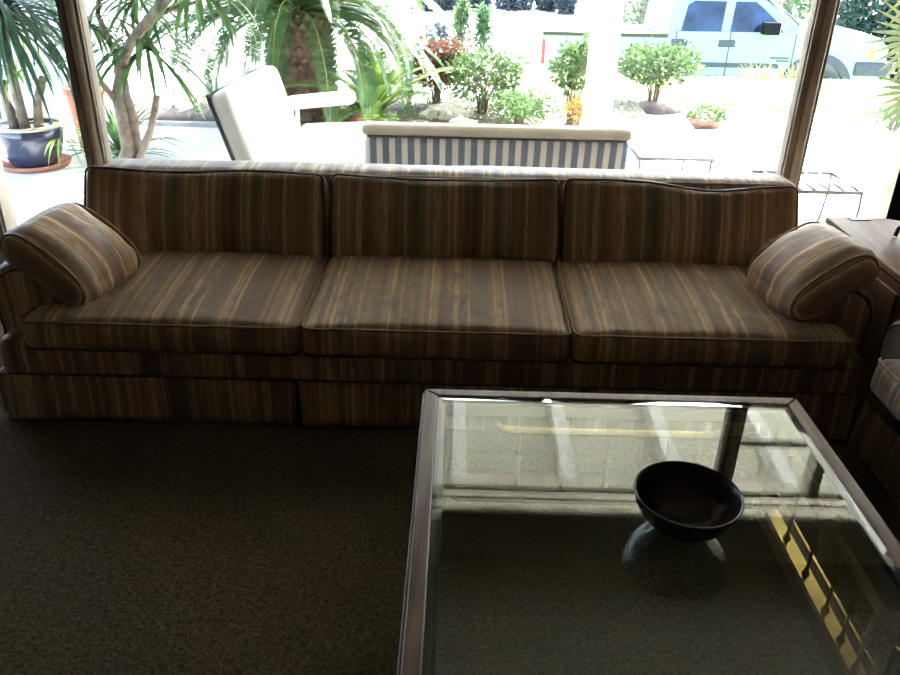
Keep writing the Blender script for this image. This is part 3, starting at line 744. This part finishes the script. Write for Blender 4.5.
def shrub(name, label, cat, base, h, r, mat_l, n=700, size=.05, stems=8, seed=1, group=None, clumps=None, mat_s='stem', bare=.35, lean=0.):
    rnd = random.Random(seed); base = Vector(base)
    t = empty(name, base, label, cat, group); ml = MB(); ms = MB()
    tips = []
    for i in range(stems):
        a = 2*PI*i/stems+rnd.uniform(-.4, .4); rr = r*rnd.uniform(.25, .8); hh = h*rnd.uniform(.6, .95)
        tip = Vector((math.cos(a)*rr, math.sin(a)*rr, hh)); mid = tip*.5+Vector((-tip.x*.18+rnd.uniform(-.03, .03), -tip.y*.18, .06*h))
        s_ = [Vector((math.cos(a)*.03, math.sin(a)*.03, -.03)), mid*.6, mid, tip]
        ms.tube(s_, [.011, .009, .007, .003], 5); tips.append(tip)
        for k in range(2):
            tw = tip*rnd.uniform(.7, .9)+Vector((rnd.uniform(-1, 1)*r*.35, rnd.uniform(-1, 1)*r*.35, rnd.uniform(0, .25)*h)); ms.tube([mid, tip*.75, tw], [.006, .005, .002], 4); tips.append(tw)
    per = max(1, n//len(tips))
    for tp in tips: leaves(ml, tp, (r*.36, r*.36, h*.17), per, size, rnd)
    leaves(ml, (0, 0, h*(.5+bare/2)), (r*.9, r*.9, h*(.5-bare/2)), n//2, size, rnd)
    ml.build('foliage', mat_l, t); ms.build('stems', M[mat_s], t)
    return t

# ================================================================== PLANTS
rnd = random.Random(3)
# big cycad palm
bp = at(305, 115, z=.03); palm = empty('sago_palm', (bp.x, bp.y, .0), 'stout sago palm with scaly brown trunk behind the patio loveseat', 'palm')
mb = MB(); prof = []
for i in range(30):
    t = i/29; prof.append(((.30-.04*t+.018*(i % 2))*(1 if t < .93 else .8), -.03+.98*t))
mb.lathe(prof, n=30)
for row in range(13):
    for k in range(22):
        a = 2*PI*(k+.5*(row % 2))/22; z = .03+row*.07; r0 = .285-.03*row/13
        c, s_ = math.cos(a), math.sin(a); u = Vector((-s_, c, 0)); o_ = Vector((c, s_, 0)); b = o_*r0+Vector((0, 0, z))
        tip = o_*(r0+rnd.uniform(.04, .075))+Vector((0, 0, z+rnd.uniform(.05, .085)))
        mb.add([b-u*.035, b+u*.035, b+Vector((0, 0, .035))+u*.02, b+Vector((0, 0, .035))-u*.02, tip-u*.012, tip+u*.012], [(0, 1, 5, 4), (2, 3, 4, 5), (1, 2, 5), (3, 0, 4)])
mb.build('trunk', M['bark_p'], palm)
ml = MB()
for i in range(92):
    az = i*2.39996+rnd.uniform(-.15, .15); t = i/92
    el = 1.35-1.35*t+rnd.uniform(-.1, .1); frond(ml, (math.cos(az)*.08, math.sin(az)*.08, .93), az, el, rnd.uniform(1.25, 1.6), 1.0+.9*t+rnd.uniform(0, .35), ll=.18, n=80, lw=.015)
# low drooping fronds seen in front of the trunk and to both sides
for az, el, L, dr in ((math.radians(-38), .25, 1.25, 1.75), (math.radians(-137), .35, 1.35, 1.85), (math.radians(-150), .2, 1.6, 1.2), (math.radians(188), .15, 1.75, 1.0), (math.radians(-165), .5, 1.7, 1.5), (math.radians(-25), .1, 1.5, 1.1), (math.radians(10), .0, 1.4, .9), (math.radians(-40), .5, 1.6, 1.6)):
    frond(ml, (math.cos(az)*.15, math.sin(az)*.15, .90), az, el, L, dr, ll=.15, n=84, lw=.015)
ml.build('fronds', [M['lf_palm'], M['stem_g']], palm)
# seedling palm to the right of it
b2 = at(372, 118, z=.04); pp = empty('palm_seedling', (b2.x, b2.y, .03), 'low bright green young palm right of the stout palm trunk', 'palm'); ml = MB()
for i in range(26):
    az = i*2.4; frond(ml, (0, 0, 0.), az, rnd.uniform(.5, 1.4), rnd.uniform(.55, 1.1), rnd.uniform(.8, 1.5), ll=.15, n=40, lw=.016)
ml.build('fronds', [M['lf_palm2'], M['stem_g']], pp)

# potted dracaena at far left
pc = at(36, 163, z=.02); pot = empty('potted_dracaena', (pc.x, pc.y, 0), 'drooping dracaena in glazed blue pot on terracotta saucer, far left', 'potted plant')
MB().lathe([(.02, 0), (.20, 0), (.235, .012), (.245, .04), (.235, .042), (.215, .022), (.02, .02)], n=40).build('saucer', M['terra'], pot)
MB().lathe([(.02, .022), (.15, .022), (.165, .04), (.20, .12), (.222, .22), (.228, .29), (.21, .30), (.198, .26), (.02, .255)], n=40).build('pot', M['bluepot'], pot)
MB().lathe([(.226, .285), (.240, .292), (.244, .305), (.232, .315), (.212, .312), (.208, .298)], n=40, closed=True).build('pot_rim', M['potrim'], pot)
MB().lathe([(.01, .262), (.12, .272), (.205, .265), (.205, .25), (.01, .25)], n=30).build('soil', M['soil'], pot)
mb = MB(); mb.tube([(-.02, 0, .24), (-.04, .02, .55), (.0, -.05, .85), (.04, -.10, 1.02)], [.038, .034, .03, .026], 10); mb.tube([(.06, .03, .24), (.08, .05, .45), (.16, .05, .62)], [.035, .03, .028], 10)
mb.tube([(-.09, .0, .24), (-.12, .02, .42), (-.13, .03, .60)], [.04, .035, .03], 10)
mb.build('stems', M['bark'], pot)
ml = MB(); rosette(ml, (.05, -.12, 1.03), 170, .80, .036, (1.6, 3.0), (-.6, 1.4), rnd); rosette(ml, (-.30, -.1, 1.15), 34, .7, .042, (1.4, 2.6), (-.3, 1.3), rnd)
ml.build('leaves', M['lf_drac'], pot)
m2 = MB(); rosette(m2, (.0, .0, .62), 26, .34, .022, (1., 2.), (-.2, 1.3), rnd); rosette(m2, (.20, .05, .22), 24, .38, .018, (1., 2.), (-.3, 1.2), rnd); m2.build('small_leaves', M['lf_palm2'], pot)
bz = at(30, 150, z=.0); tagp(MB().tube([(pc.x+.0-.22, pc.y+.75, 0.012), (pc.x-.42, pc.y+.72, 1.9)], .018, 8).build('bamboo_pole', M['bamboo']), 'thin pale pole standing behind the blue pot at the left wall', 'pole')
# terracotta pot behind
tp = at(63, 130, z=.25); tagp(MB().lathe([(.02, 0), (.10, 0), (.135, .40), (.15, .41), (.15, .46), (.13, .46), (.12, .40), (.02, .38)], n=28).build('terracotta_pot', M['terra']), 'tall terracotta pot standing behind the blue pot at the left', 'pot').location = (tp.x-.05, tp.y+.55, 0)

# branching dracaena with bare grey trunks
gx = at(132, 168, z=0.); Y0 = 5.3
G = lambda px, py, dy=0.: at(px, py, y=Y0+dy)
dr = empty('branching_dracaena', (gx.x, Y0, 0), 'branching dracaena with bare grey trunks right of the left window post', 'plant')
off = Vector((gx.x, Y0, 0)); T_ = lambda pts: [p-off for p in pts]
base = Vector((gx.x+.02, Y0, -.02))
mb = MB()
mb.tube(T_([base, G(128, 150), G(122, 118), G(117, 95), G(121, 75), G(124, 58), G(131, 42), G(142, 28), G(157, 12, -.05), G(168, -4, -.1), G(190, -14, -.15)]), [.045, .043, .04, .038, .036, .034, .032, .033, .034, .03, .024], 10)
mb.tube(T_([base+Vector((.06, .03, 0)), G(136, 150, .05), G(133, 120, .05), G(126, 96, .03), G(123, 76)]), [.045, .042, .038, .032, .026], 10)
mb.tube(T_([G(119, 90), G(117, 60, .05), G(108, 38, .08), G(98, 15, .1), G(99, -10, .1)]), [.026, .024, .02, .018, .016], 8)
mb.tube(T_([G(118, 104), G(109, 92, -.05), G(98, 78, -.1), G(88, 62, -.15)]), [.024, .02, .017, .014], 8)
mb.tube(T_([base+Vector((.10, .0, 0)), G(143, 150), G(151, 128), G(155, 108), G(157, 96)]), [.028, .026, .024, .023, .022], 8)
mb.tube(T_([G(132, 42), G(126, 30), G(120, 20)]), [.014, .011, .006], 6)
mb.tube(T_([G(157, 12, -.05), G(176, 8), G(196, 2)]), [.02, .016, .012], 6)
mb.build('trunks', M['bark'], dr)
ml = MB()
def Rz(px, py, dy, n, L, w, dp=(1.2, 2.4), el=(-.5, 1.3)): q = G(px, py, dy)-off; rosette(ml, q, n, L, w, dp, el, rnd)
Rz(147, 48, .25, 60, .62, .034); Rz(196, -12, 0, 40, .55, .040, (1.6, 2.8)); Rz(138, -2, .2, 34, .45, .032); Rz(90, 25, .15, 26, .42, .028); Rz(88, 58, -.15, 14, .3, .022)
ml.build('leaves', M['lf_drac2'], dr)
gq = at(112, 165, z=0.); gr_ = empty('grassy_clump', (gq.x+.02, gq.y+.15, 0), 'low clump of narrow green leaves at the foot of the bare trunks', 'plant'); ml = MB()
rosette(ml, (0, 0, .0), 60, .62, .026, (.5, 1.6), (.4, 1.5), rnd); ml.build('leaves', M['lf_drac2'], gr_)

# shrubs along the bed
def sh(px, py, top, rpx, *a, z=.04, **k):
    b = at(px, py, z=z); d = math.hypot(b.y, CAMH); t = at(px, top, y=b.y); h = t.z-z; r = rpx/788*math.hypot(b.y, 1.)
    return b, h, r
b, h, r = sh(437, 106, 44, 25); shrub('red_leaf_shrub', 'reddish leaved shrub left of the taller green shrubs in the bed', 'shrub', b, h, r, M['lf_red'], 1700, .05, 9, 11, bare=.3)
b, h, r = sh(482, 114, 54, 40); shrub('green_shrub', 'loose green shrub directly right of the reddish shrub', 'shrub', b, h, r, M['lf_shrub'], 900, .06, 10, 12, bare=.25)
b, h, r = sh(518, 126, 96, 30); shrub('low_shrub', 'low rounded bright green shrub just above the striped bench', 'shrub', b, h, r, M['lf_low'], 700, .045, 9, 13, bare=.1)
b, h, r = sh(571, 124, 42, 24); shrub('leggy_shrub', 'tall leggy shrub against the left side of the white pillar', 'shrub', b, h, r, M['lf_shrub'], 620, .06, 7, 14, bare=.45)
b, h, r = sh(652, 106, 48, 42, z=0); shrub('rounded_shrub', 'rounded shrub with many bare lower stems right of the white pillar', 'shrub', b, h, r, M['lf_shrub'], 1100, .06, 13, 15, bare=.42)
b, h, r = sh(577, 130, 100, 12); shrub('yellow_shrub', 'small yellow and orange leaved plant at the foot of the leggy shrub', 'shrub', b, h, r, M['lf_yel'], 160, .05, 5, 16, bare=.2)
b, h, r = sh(893, 128, 108, 26, z=0); shrub('lawn_shrub', 'small green shrub on the lawn at the right edge of the window', 'shrub', b, h, r, M['lf_low'], 500, .04, 7, 17, bare=.1)
# rocks
mb = MB(); mb.lathe([(.38, -.03), (.35, .012), (.24, .035), (.01, .055)], n=26); sm_ = struct(mb.build('shrub_shade_mound', M['soil'])); sm_.location = (1.98, 8.5, 0.)  # dark soil-coloured disc, painted stand-in for the shade under the rounded shrub
def rock(px, py, s_, m, label, seed):
    b = at(px, py, z=.05); bm = bmesh.new(); bmesh.ops.create_icosphere(bm, subdivisions=3, radius=1)
    for v in bm.verts:
        k = 1+.28*noise.noise(v.co*1.4+Vector((seed, 0, 0)))+.1*noise.noise(v.co*4+Vector((seed, 0, 0))); v.co = Vector((v.co.x*s_[0]*k, v.co.y*s_[1]*k, v.co.z*s_[2]*k))
    me = bpy.data.meshes.new('rock'); bm.to_mesh(me); bm.free(); me.materials.append(m)
    o = bpy.data.objects.new('garden_rock', me); C.objects.link(o); o.location = (b.x, b.y, .05+s_[2]*.35); tagp(o, label, 'rock')
rock(462, 129, (.13, .10, .075), M['rock'], 'pinkish rounded rock lying at the front of the bed', 1)
rock(446, 117, (.22, .14, .09), M['rock_w'], 'pale speckled boulder behind the pinkish rock', 5)
rock(548, 128, (.10, .09, .05), M['rock_w'], 'small pale rock between the low shrub and leggy shrub', 8)
rock(357, 124, (.07, .07, .06), M['terra'], 'small reddish rock beside the arm of the white loveseat', 12)
# bed edge ground cover
ml = MB(); r2 = random.Random(5)
for _ in range(900):
    x = r2.uniform(-2.6, 1.7); y = r2.uniform(7.2, 8.6)
    leaves(ml, (x, y, .07), (.06, .06, .05), 4, .04, r2)
tagp(ml.build('ground_cover', M['lf_low']), 'scattered low green ground cover over the planting bed', 'ground cover', None, 'stuff')
# bowl planter
bb = at(705, 128, z=0.); bp_ = empty('bowl_planter', (bb.x, bb.y, -.012), 'wide shallow terracotta bowl planted with small flowers on the path', 'planter')
MB().lathe([(.02, 0), (.09, 0), (.17, .07), (.205, .11), (.19, .115), (.15, .085), (.02, .08)], n=32).build('bowl', M['terra_d'], bp_)
ml = MB(); r2 = random.Random(6); leaves(ml, (0, 0, .12), (.17, .17, .07), 320, .045, r2, lower=-.2); ml.build('foliage', M['lf_low'], bp_)
for k in range(14):
    a = k*2.4; q = .05+.13*math.sqrt(k/14); m2 = MB(); c = Vector((math.cos(a)*q, math.sin(a)*q, .17+.02*(k % 3)))
    for j in range(5):
        b_ = j*2*PI/5; u = Vector((math.cos(b_), math.sin(b_), .25)); v_ = Vector((-math.sin(b_), math.cos(b_), 0))
        m2.add([c, c+u*.014+v_*.008, c+u*.026, c+u*.014-v_*.008], [(0, 1, 2, 3)])
    m2.build('flower', M['lf_yel'], bp_)
# grass tufts by the crest
tuft = lambda px, n, lab, s_: None
for px, lab in ((500+268, 'grass tuft growing on the lawn crest below the truck doors'), ):
    q = at(px, 78, z=0.); tt = empty('grass_tuft', (q.x, q.y-.1, -.03), lab, 'grass tuft'); ml = MB(); rr = random.Random(8)
    for _ in range(90):
        strap(ml, (rr.uniform(-.35, .35), rr.uniform(-.06, .06), 0), rr.uniform(0, 6.3), rr.uniform(.9, 1.5), rr.uniform(.15, .32), .012, rr.uniform(.2, .9), 4)
    ml.build('blades', M['grassblade'], tt)
# lawn blades along the nearer strip
ml = MB(); rr = random.Random(9)
for _ in range(2600):
    x = rr.uniform(1.8, 7.5); y = rr.uniform(8.6, 10.8)
    a = rr.uniform(0, 6.3); h = rr.uniform(.03, .07); w = .012
    z = -.01 if y < 10.5 else -.05
    ml.add([(x-w*math.cos(a), y-w*math.sin(a), z), (x+w*math.cos(a), y+w*math.sin(a), z), (x+rr.uniform(-.03, .03), y+rr.uniform(-.03, .03), z+h)], [(0, 1, 2)])
tagp(ml.build('lawn_blades', M['grassblade']), 'short sunlit grass blades across the lawn in front of the truck', 'grass', None, 'stuff')

# fan palm at right edge
fz = at(932, 95, y=6.6); fp = empty('fan_palm', (fz.x, 6.6, 0), 'fan palm with stiff pointed leaf blades reaching in from the right edge', 'palm'); ml = MB(); ms = MB()
def fan(c, ax, up, L, n, seed):
    rr = random.Random(seed); ax = Vector(ax).normalized(); up = Vector(up).normalized(); sd = ax.cross(up).normalized()
    for i in range(n):
        a = math.radians(-105+210*i/(n-1)); d = ax*math.cos(a)+up*math.sin(a); q = d.cross(sd).normalized(); l = L*rr.uniform(.85, 1.05)
        w = .020; c = Vector(c); nrm = sd
        m_ = c+d*l*.55; t_ = c+d*l+Vector((0, 0, -.05*l)); s2 = d.cross(nrm).normalized()*w
        ml.add([c, m_+s2, m_-s2+nrm*.008, t_], [(0, 1, 3), (0, 3, 2)], 0, True)
for i, (px, py, L, u) in enumerate(((925, 38, .50, (0, .3, 1)), (925, 92, .48, (.1, .4, 1)), (940, -25, .55, (0, .2, 1)), (948, 70, .5, (0, .8, .6)))):
    c = at(px, py, y=6.55)-Vector((fz.x, 6.6, 0)); fan(c, (-1, -.15, .06), u, L, 22, i)
    ms.tube([(0, 0, .45), (c.x*.5, c.y*.5, (c.z+.45)/2+.1), tuple(c)], .008, 6)
ml.build('leaf_blades', M['lf_fan'], fp); ms.tube([(0, 0, -.02), (0, 0, .5)], [.09, .07], 10); ms.build('trunk', M['bark_p'], fp)

# far things
def tree(name, label, cat, x, y, z0, h, r, ml_, n, size, seed, ch=.5, group=None):
    rr = random.Random(seed); t = empty(name, (x, y, z0), label, cat, group); l = MB(); s_ = MB()
    s_.tube([(0, 0, -.1), (.05, 0, h*.5), (0, .05, h*.85)], [.05*h*.6, .04*h*.5, .03], 8); s_.build('trunk', M['bark'], t)
    for k in range(9):
        a = rr.uniform(0, 6.3); q = rr.uniform(0, .6)*r; leaves(l, (math.cos(a)*q, math.sin(a)*q, h*(1-ch/2)+rr.uniform(-.25, .25)*h*ch), (r*.6, r*.6, h*ch*.4), n//9, size, rr)
    l.build('foliage', ml_, t); return t
for i, (x, y, h, r, lab) in enumerate(((9.3, 18.4, 4.6, 1.4, 'dark tree behind the hood of the truck'), (11.7, 20.6, 5., 1.5, 'dark tree right of the truck nose'), (13.1, 16.6, 4.8, 1.5, 'dark tree at the far right edge behind the fan palm'))):
    tree('dark_tree', lab, 'tree', x, y, -1.155, h, r, M['lf_dark'], 9000, .19, 60+i, .95, 'dark trees across the street')
tree('roadside_tree', 'green tree behind the windshield of the truck', 'tree', 6.75, 18.0, -1.155, 4.4, .9, M['lf_tree'], 2400, .14, 70, 1.05)
tree('small_roadside_tree', 'green tree rising behind the truck bed', 'tree', 3.55, 17.0, -1.155, 3.4, .7, M['lf_tree'], 2400, .11, 71, 1.15)
fs_ = [(430, 10, 1.2, .9), (448, 6, 1.0, .8), (480, 6, .9, .7), (508, 10, 1.1, 1.0), (520, 5, 1.2, .9), (547, 8, .9, .7), (565, 8, .9, .6), (612, 7, 1., .8)]
sides = ['leftmost, just right of the lamp post', 'second from the left', 'third from the left', 'fourth from the left', 'fifth from the left', 'sixth from the left', 'seventh from the left, near the pillar', 'rightmost, beyond the white pillar']
for i, (px, py, h, r) in enumerate(fs_):
    q = at(px, py+4, y=32.0); shrub('bank_shrub', 'dark shrub on the bank across the street, '+sides[i], 'shrub', (q.x, 31.6+.3*(i % 3), -1.02), h*.75, r*.48, M['lf_far'], 1100, .20, 5, 80+i, 'shrubs on the bank across the street', bare=.0)
# cypress-like shrubs in front yard near lamp
for i, (px, py, top, rp, y, lab, mm) in enumerate(((462, 38, 2, 6, 16., 'slim pale green shrub across from the reddish shrub, nearest the lamp', 'lf_shrub'), (483, 38, 12, 6, 16.2, 'slim dark green shrub right of the slim pale one', 'lf_tree'), (441, 36, 24, 12, 16.5, 'low dark shrub behind the reddish shrub top', 'lf_far'))):
    q = at(px, py, y=y); tq = at(px, top, y=y); shrub('yard_shrub', lab, 'shrub', (q.x, y, -1.17), tq.z+1.17, rp*y/788*1.05, M[mm], 420, .11, 5, 90+i, bare=.15)
# lamp post
q = at(412, 62, y=9.7); lp = empty('lamp_post', (q.x, 9.7, -.02), 'thin grey lamp post with small red finial behind the reddish shrub', 'lamp post')
tz = at(412, 4, y=9.7).z+.02
MB().tube([(0, 0, -.03), (0, 0, tz-.14)], [.022, .018], 10).build('post', M['iron'], lp)
MB().lathe([(.018, 0), (.035, .012), (.04, .10), (.02, .13), (.008, .14)], (0, 0, tz-.20), 8).build('lantern', M['iron'], lp)
MB().lathe([(.005, 0), (.022, .015), (.022, .04), (.005, .055)], (0, 0, tz-.06), 12).build('finial', M['red'], lp)

# ================================================================== TRUCK
TY = 13.4; GZ = -1.155
tr = empty('pickup_truck', (4.1, TY+.95, GZ), 'white crew cab pickup truck parked in the street facing right', 'truck')
ox, oy, oz = 4.1, TY+.95, GZ
TI = lambda v: (v[0]-ox, v[1]-oy, v[2]-oz)
def ext(prof, y0, y1, name, m, inset=0, bevel=0., taper=None):
    """prof: list of (x,z) world, extruded across the truck"""
    n = len(prof); a = []; b = []
    for (x, z) in prof:
        t = taper(z) if taper else 0
        a.append(TI((x, y0+t, z))); b.append(TI((x, y1-t, z)))
    mb = MB().add(a+b, [tuple(range(n)), tuple(range(n, 2*n))[::-1]]+[(i, n+i, n+(i+1) % n, (i+1) % n) for i in range(n)])
    return fixn(mb.build(name, m, tr, bevel=bevel, seg=3))
wf, wr_ = 5.74, 2.15; ar = .50; wz = GZ+.53
def archpts(cx, zb):
    return [(cx+ar*math.cos(math.radians(180-a)), max(zb, wz+ar*math.sin(math.radians(180-a)))) for a in range(0, 181, 15)]
zb = GZ+.45
body = [(1.30, zb)]+archpts(wr_, zb)+archpts(wf, zb)+[(6.72, zb), (6.80, -.30), (6.79, -.02), (6.70, .20), (6.35, .30), (5.60, .35), (5.15, .28), (3.32, .27), (3.27, .17), (1.28, .17)]
ext(body, TY, TY+1.95, 'body', M['truck'], bevel=.03)
tap = lambda z: max(0, (z-.25))*.32
cab = [(3.26, .20), (3.30, .60), (3.40, .72), (3.65, .775), (4.60, .78), (4.78, .74), (5.42, .30), (5.42, .2)]
ext(cab, TY+.01, TY+1.94, 'cab', M['truck'], bevel=.03, taper=tap)
def sidepanel(poly, name, m, parent=tr, dy=.006, th=.02):
    n = len(poly); a = [TI((x, TY+.01+tap(z)-dy, z)) for x, z in poly]; b = [TI((x, TY+.01+tap(z)+th, z)) for x, z in poly]
    return fixn(MB().add(a+b, [tuple(range(n)), tuple(range(n, 2*n))[::-1]]+[(i, n+i, n+(i+1) % n, (i+1) % n) for i in range(n)]).build(name, m, parent))
sidepanel([(3.47, .255), (4.10, .255), (4.16, .70), (3.66, .70), (3.56, .64)], 'rear_window', M['tglass2'])
sidepanel([(4.25, .255), (5.10, .255), (4.98, .42), (4.74, .62), (4.62, .70), (4.31, .70)], 'front_window', M['tglass2'])
# windshield
lo_, up_ = [], []
for i in range(13):
    t = -1+i/6; lo_.append(TI((5.62-.36*abs(t)**2.6, TY+.975+t*.93, .33))); up_.append(TI((4.98-.20*abs(t)**2.6, TY+.975+t*.78, .765)))
mb = MB().add(lo_+up_, [(i, i+1, 14+i, 13+i) for i in range(12)], 0, True); mb.build('windshield', M['shield'], tr, solid=.02)
# doors: seams, handles, mouldings
for i, x in enumerate((3.40, 4.26, 5.30)):
    MB().box(x-.008-ox, x+.008-ox, TY-.004-oy, TY+.01-oy, -.50-oz, .26-oz).build('door_seam', M['flare'], tr)
for x in (3.46, 4.22):
    MB().box(x-.13-ox, x+.13-ox, TY-.02-oy, TY+.01-oy, .04-oz, .145-oz).build('door_handle', M['flare'], tr, bevel=.02)
MB().box(3.34-ox, 5.12-ox, TY-.015-oy, TY+.01-oy, -.27-oz, -.20-oz).build('side_moulding', M['flare'], tr, bevel=.01)
MB().box(2.75-ox, 5.20-ox, TY-.012-oy, TY+.01-oy, -.44-oz, -.40-oz).build('rocker_strip', M['flare'], tr)
for k in range(2): MB().box(4.95+.1*k-ox, 5.25-ox, TY-.008-oy, TY+.005-oy, (-.12-.045*k)-oz, (-.10-.045*k)-oz).build('badge', M['flare'], tr)
# mirror
MB().box(4.70-ox, 4.96-ox, TY-.20-oy, TY-.03-oy, .25-oz, .43-oz).build('side_mirror', M['tyre'], tr, bevel=.02)
MB().box(4.93-ox, 4.97-ox, TY-.18-oy, TY-.05-oy, .29-oz, .39-oz).build('mirror_lens', M['amber'], tr)
# flares, wheels
for cx in (wr_, wf):
    for sy, yy in ((0, TY), (1, TY+1.95)):
        vs = []; fs = []; K = 20
        for i in range(K+1):
            a = math.radians(-12+204*i/K)
            for r_, dy in ((ar-.03, -.03), (ar+.10, -.03), (ar+.10, .04), (ar-.03, .04)):
                d_ = dy if sy == 0 else -dy; vs.append(TI((cx+r_*math.cos(a), yy+d_, wz+r_*math.sin(a))))
        for i in range(K):
            for j in range(4): fs.append((i*4+j, i*4+(j+1) % 4, i*4+4+(j+1) % 4, i*4+4+j))
        fixn(MB().add(vs, fs).build('fender_flare', M['flare'], tr))
        w = MB(); w.lathe([(.20, -.12), (.37, -.12), (.40, -.09), (.40, .09), (.36, .12), (.20, .12)], n=32, closed=True)
        o = w.build('wheel', M['tyre'], tr); o.rotation_euler = (PI/2, 0, 0); o.location = TI((cx, yy+(.14 if sy == 0 else -.14), GZ+.40))
        h_ = MB().lathe([(.03, -.09), (.10, -.10), (.20, -.07), (.205, -.05), (.205, .05), (.03, .05)], n=24).build('hubcap', M['flare'], o); h_.rotation_euler = (0 if sy else PI, 0, 0)
# lights and bumpers
MB().box(1.275-ox, 1.33-ox, TY-.01-oy, TY+.14-oy, -.28-oz, .10-oz).build('tail_light', M['red'], tr, bevel=.01)
MB().box(6.50-ox, 6.62-ox, TY-.012-oy, TY+.05-oy, -.12-oz, .11-oz).build('turn_signal', M['amber'], tr)
MB().box(6.62-ox, 6.80-ox, TY-.010-oy, TY+.30-oy, -.12-oz, .11-oz).build('headlight', M['lens'], tr, bevel=.01)
MB().box(6.77-ox, 6.83-ox, TY+.34-oy, TY+1.6-oy, -.20-oz, .10-oz).build('grille', M['chrome'], tr, bevel=.01)
MB().box(6.32-ox, 6.94-ox, TY-.03-oy, TY+1.98-oy, -.36-oz, -.14-oz).build('front_bumper', M['flare'], tr, bevel=.04)
MB().box(6.90-ox, 7.03-ox, TY+.05-oy, TY+1.90-oy, -.32-oz, -.16-oz).build('bumper_chrome', M['chrome'], tr, bevel=.03)
MB().box(1.14-ox, 1.32-ox, TY+.03-oy, TY+1.92-oy, -.58-oz, -.38-oz).build('rear_bumper', M['chrome'], tr, bevel=.03)
MB().box(1.28-ox, 3.26-ox, TY-.005-oy, TY+.06-oy, .165-oz, .215-oz).build('bed_rail', M['black'], tr)

# ================================================================== LIGHT
w = bpy.data.worlds.new('sky'); S.world = w; w.use_nodes = True; nt = w.node_tree
bg = nt.nodes['Background']; sky = nt.nodes.new('ShaderNodeTexSky'); sky.sky_type = 'NISHITA'
sky.sun_disc = False; sky.sun_elevation = math.radians(44); sky.sun_rotation = math.radians(25); sky.air_density = 1.2; sky.dust_density = 1.5
nt.links.new(sky.outputs[0], bg.inputs['Color']); bg.inputs['Strength'].default_value = .42
sun = bpy.data.lights.new('sun', 'SUN'); sun.energy = 8.; sun.angle = math.radians(.6); sun.color = (1, .95, .86)
so = bpy.data.objects.new('sun', sun); C.objects.link(so)
el, azs = math.radians(44), math.radians(66)      # from behind the garden, towards the window
d = Vector((math.cos(el)*math.cos(azs), math.cos(el)*math.sin(azs), math.sin(el)))
so.rotation_euler = d.to_track_quat('Z', 'Y').to_euler()

S.view_settings.view_transform = 'Standard'; S.view_settings.look = 'None'; S.view_settings.gamma = 1; S.view_settings.use_curve_mapping = False
S.view_settings.exposure = 2.45
S.cycles.max_bounces = 14; S.cycles.diffuse_bounces = 6; S.cycles.glossy_bounces = 6; S.cycles.transparent_max_bounces = 24
S.cycles.use_denoising = True
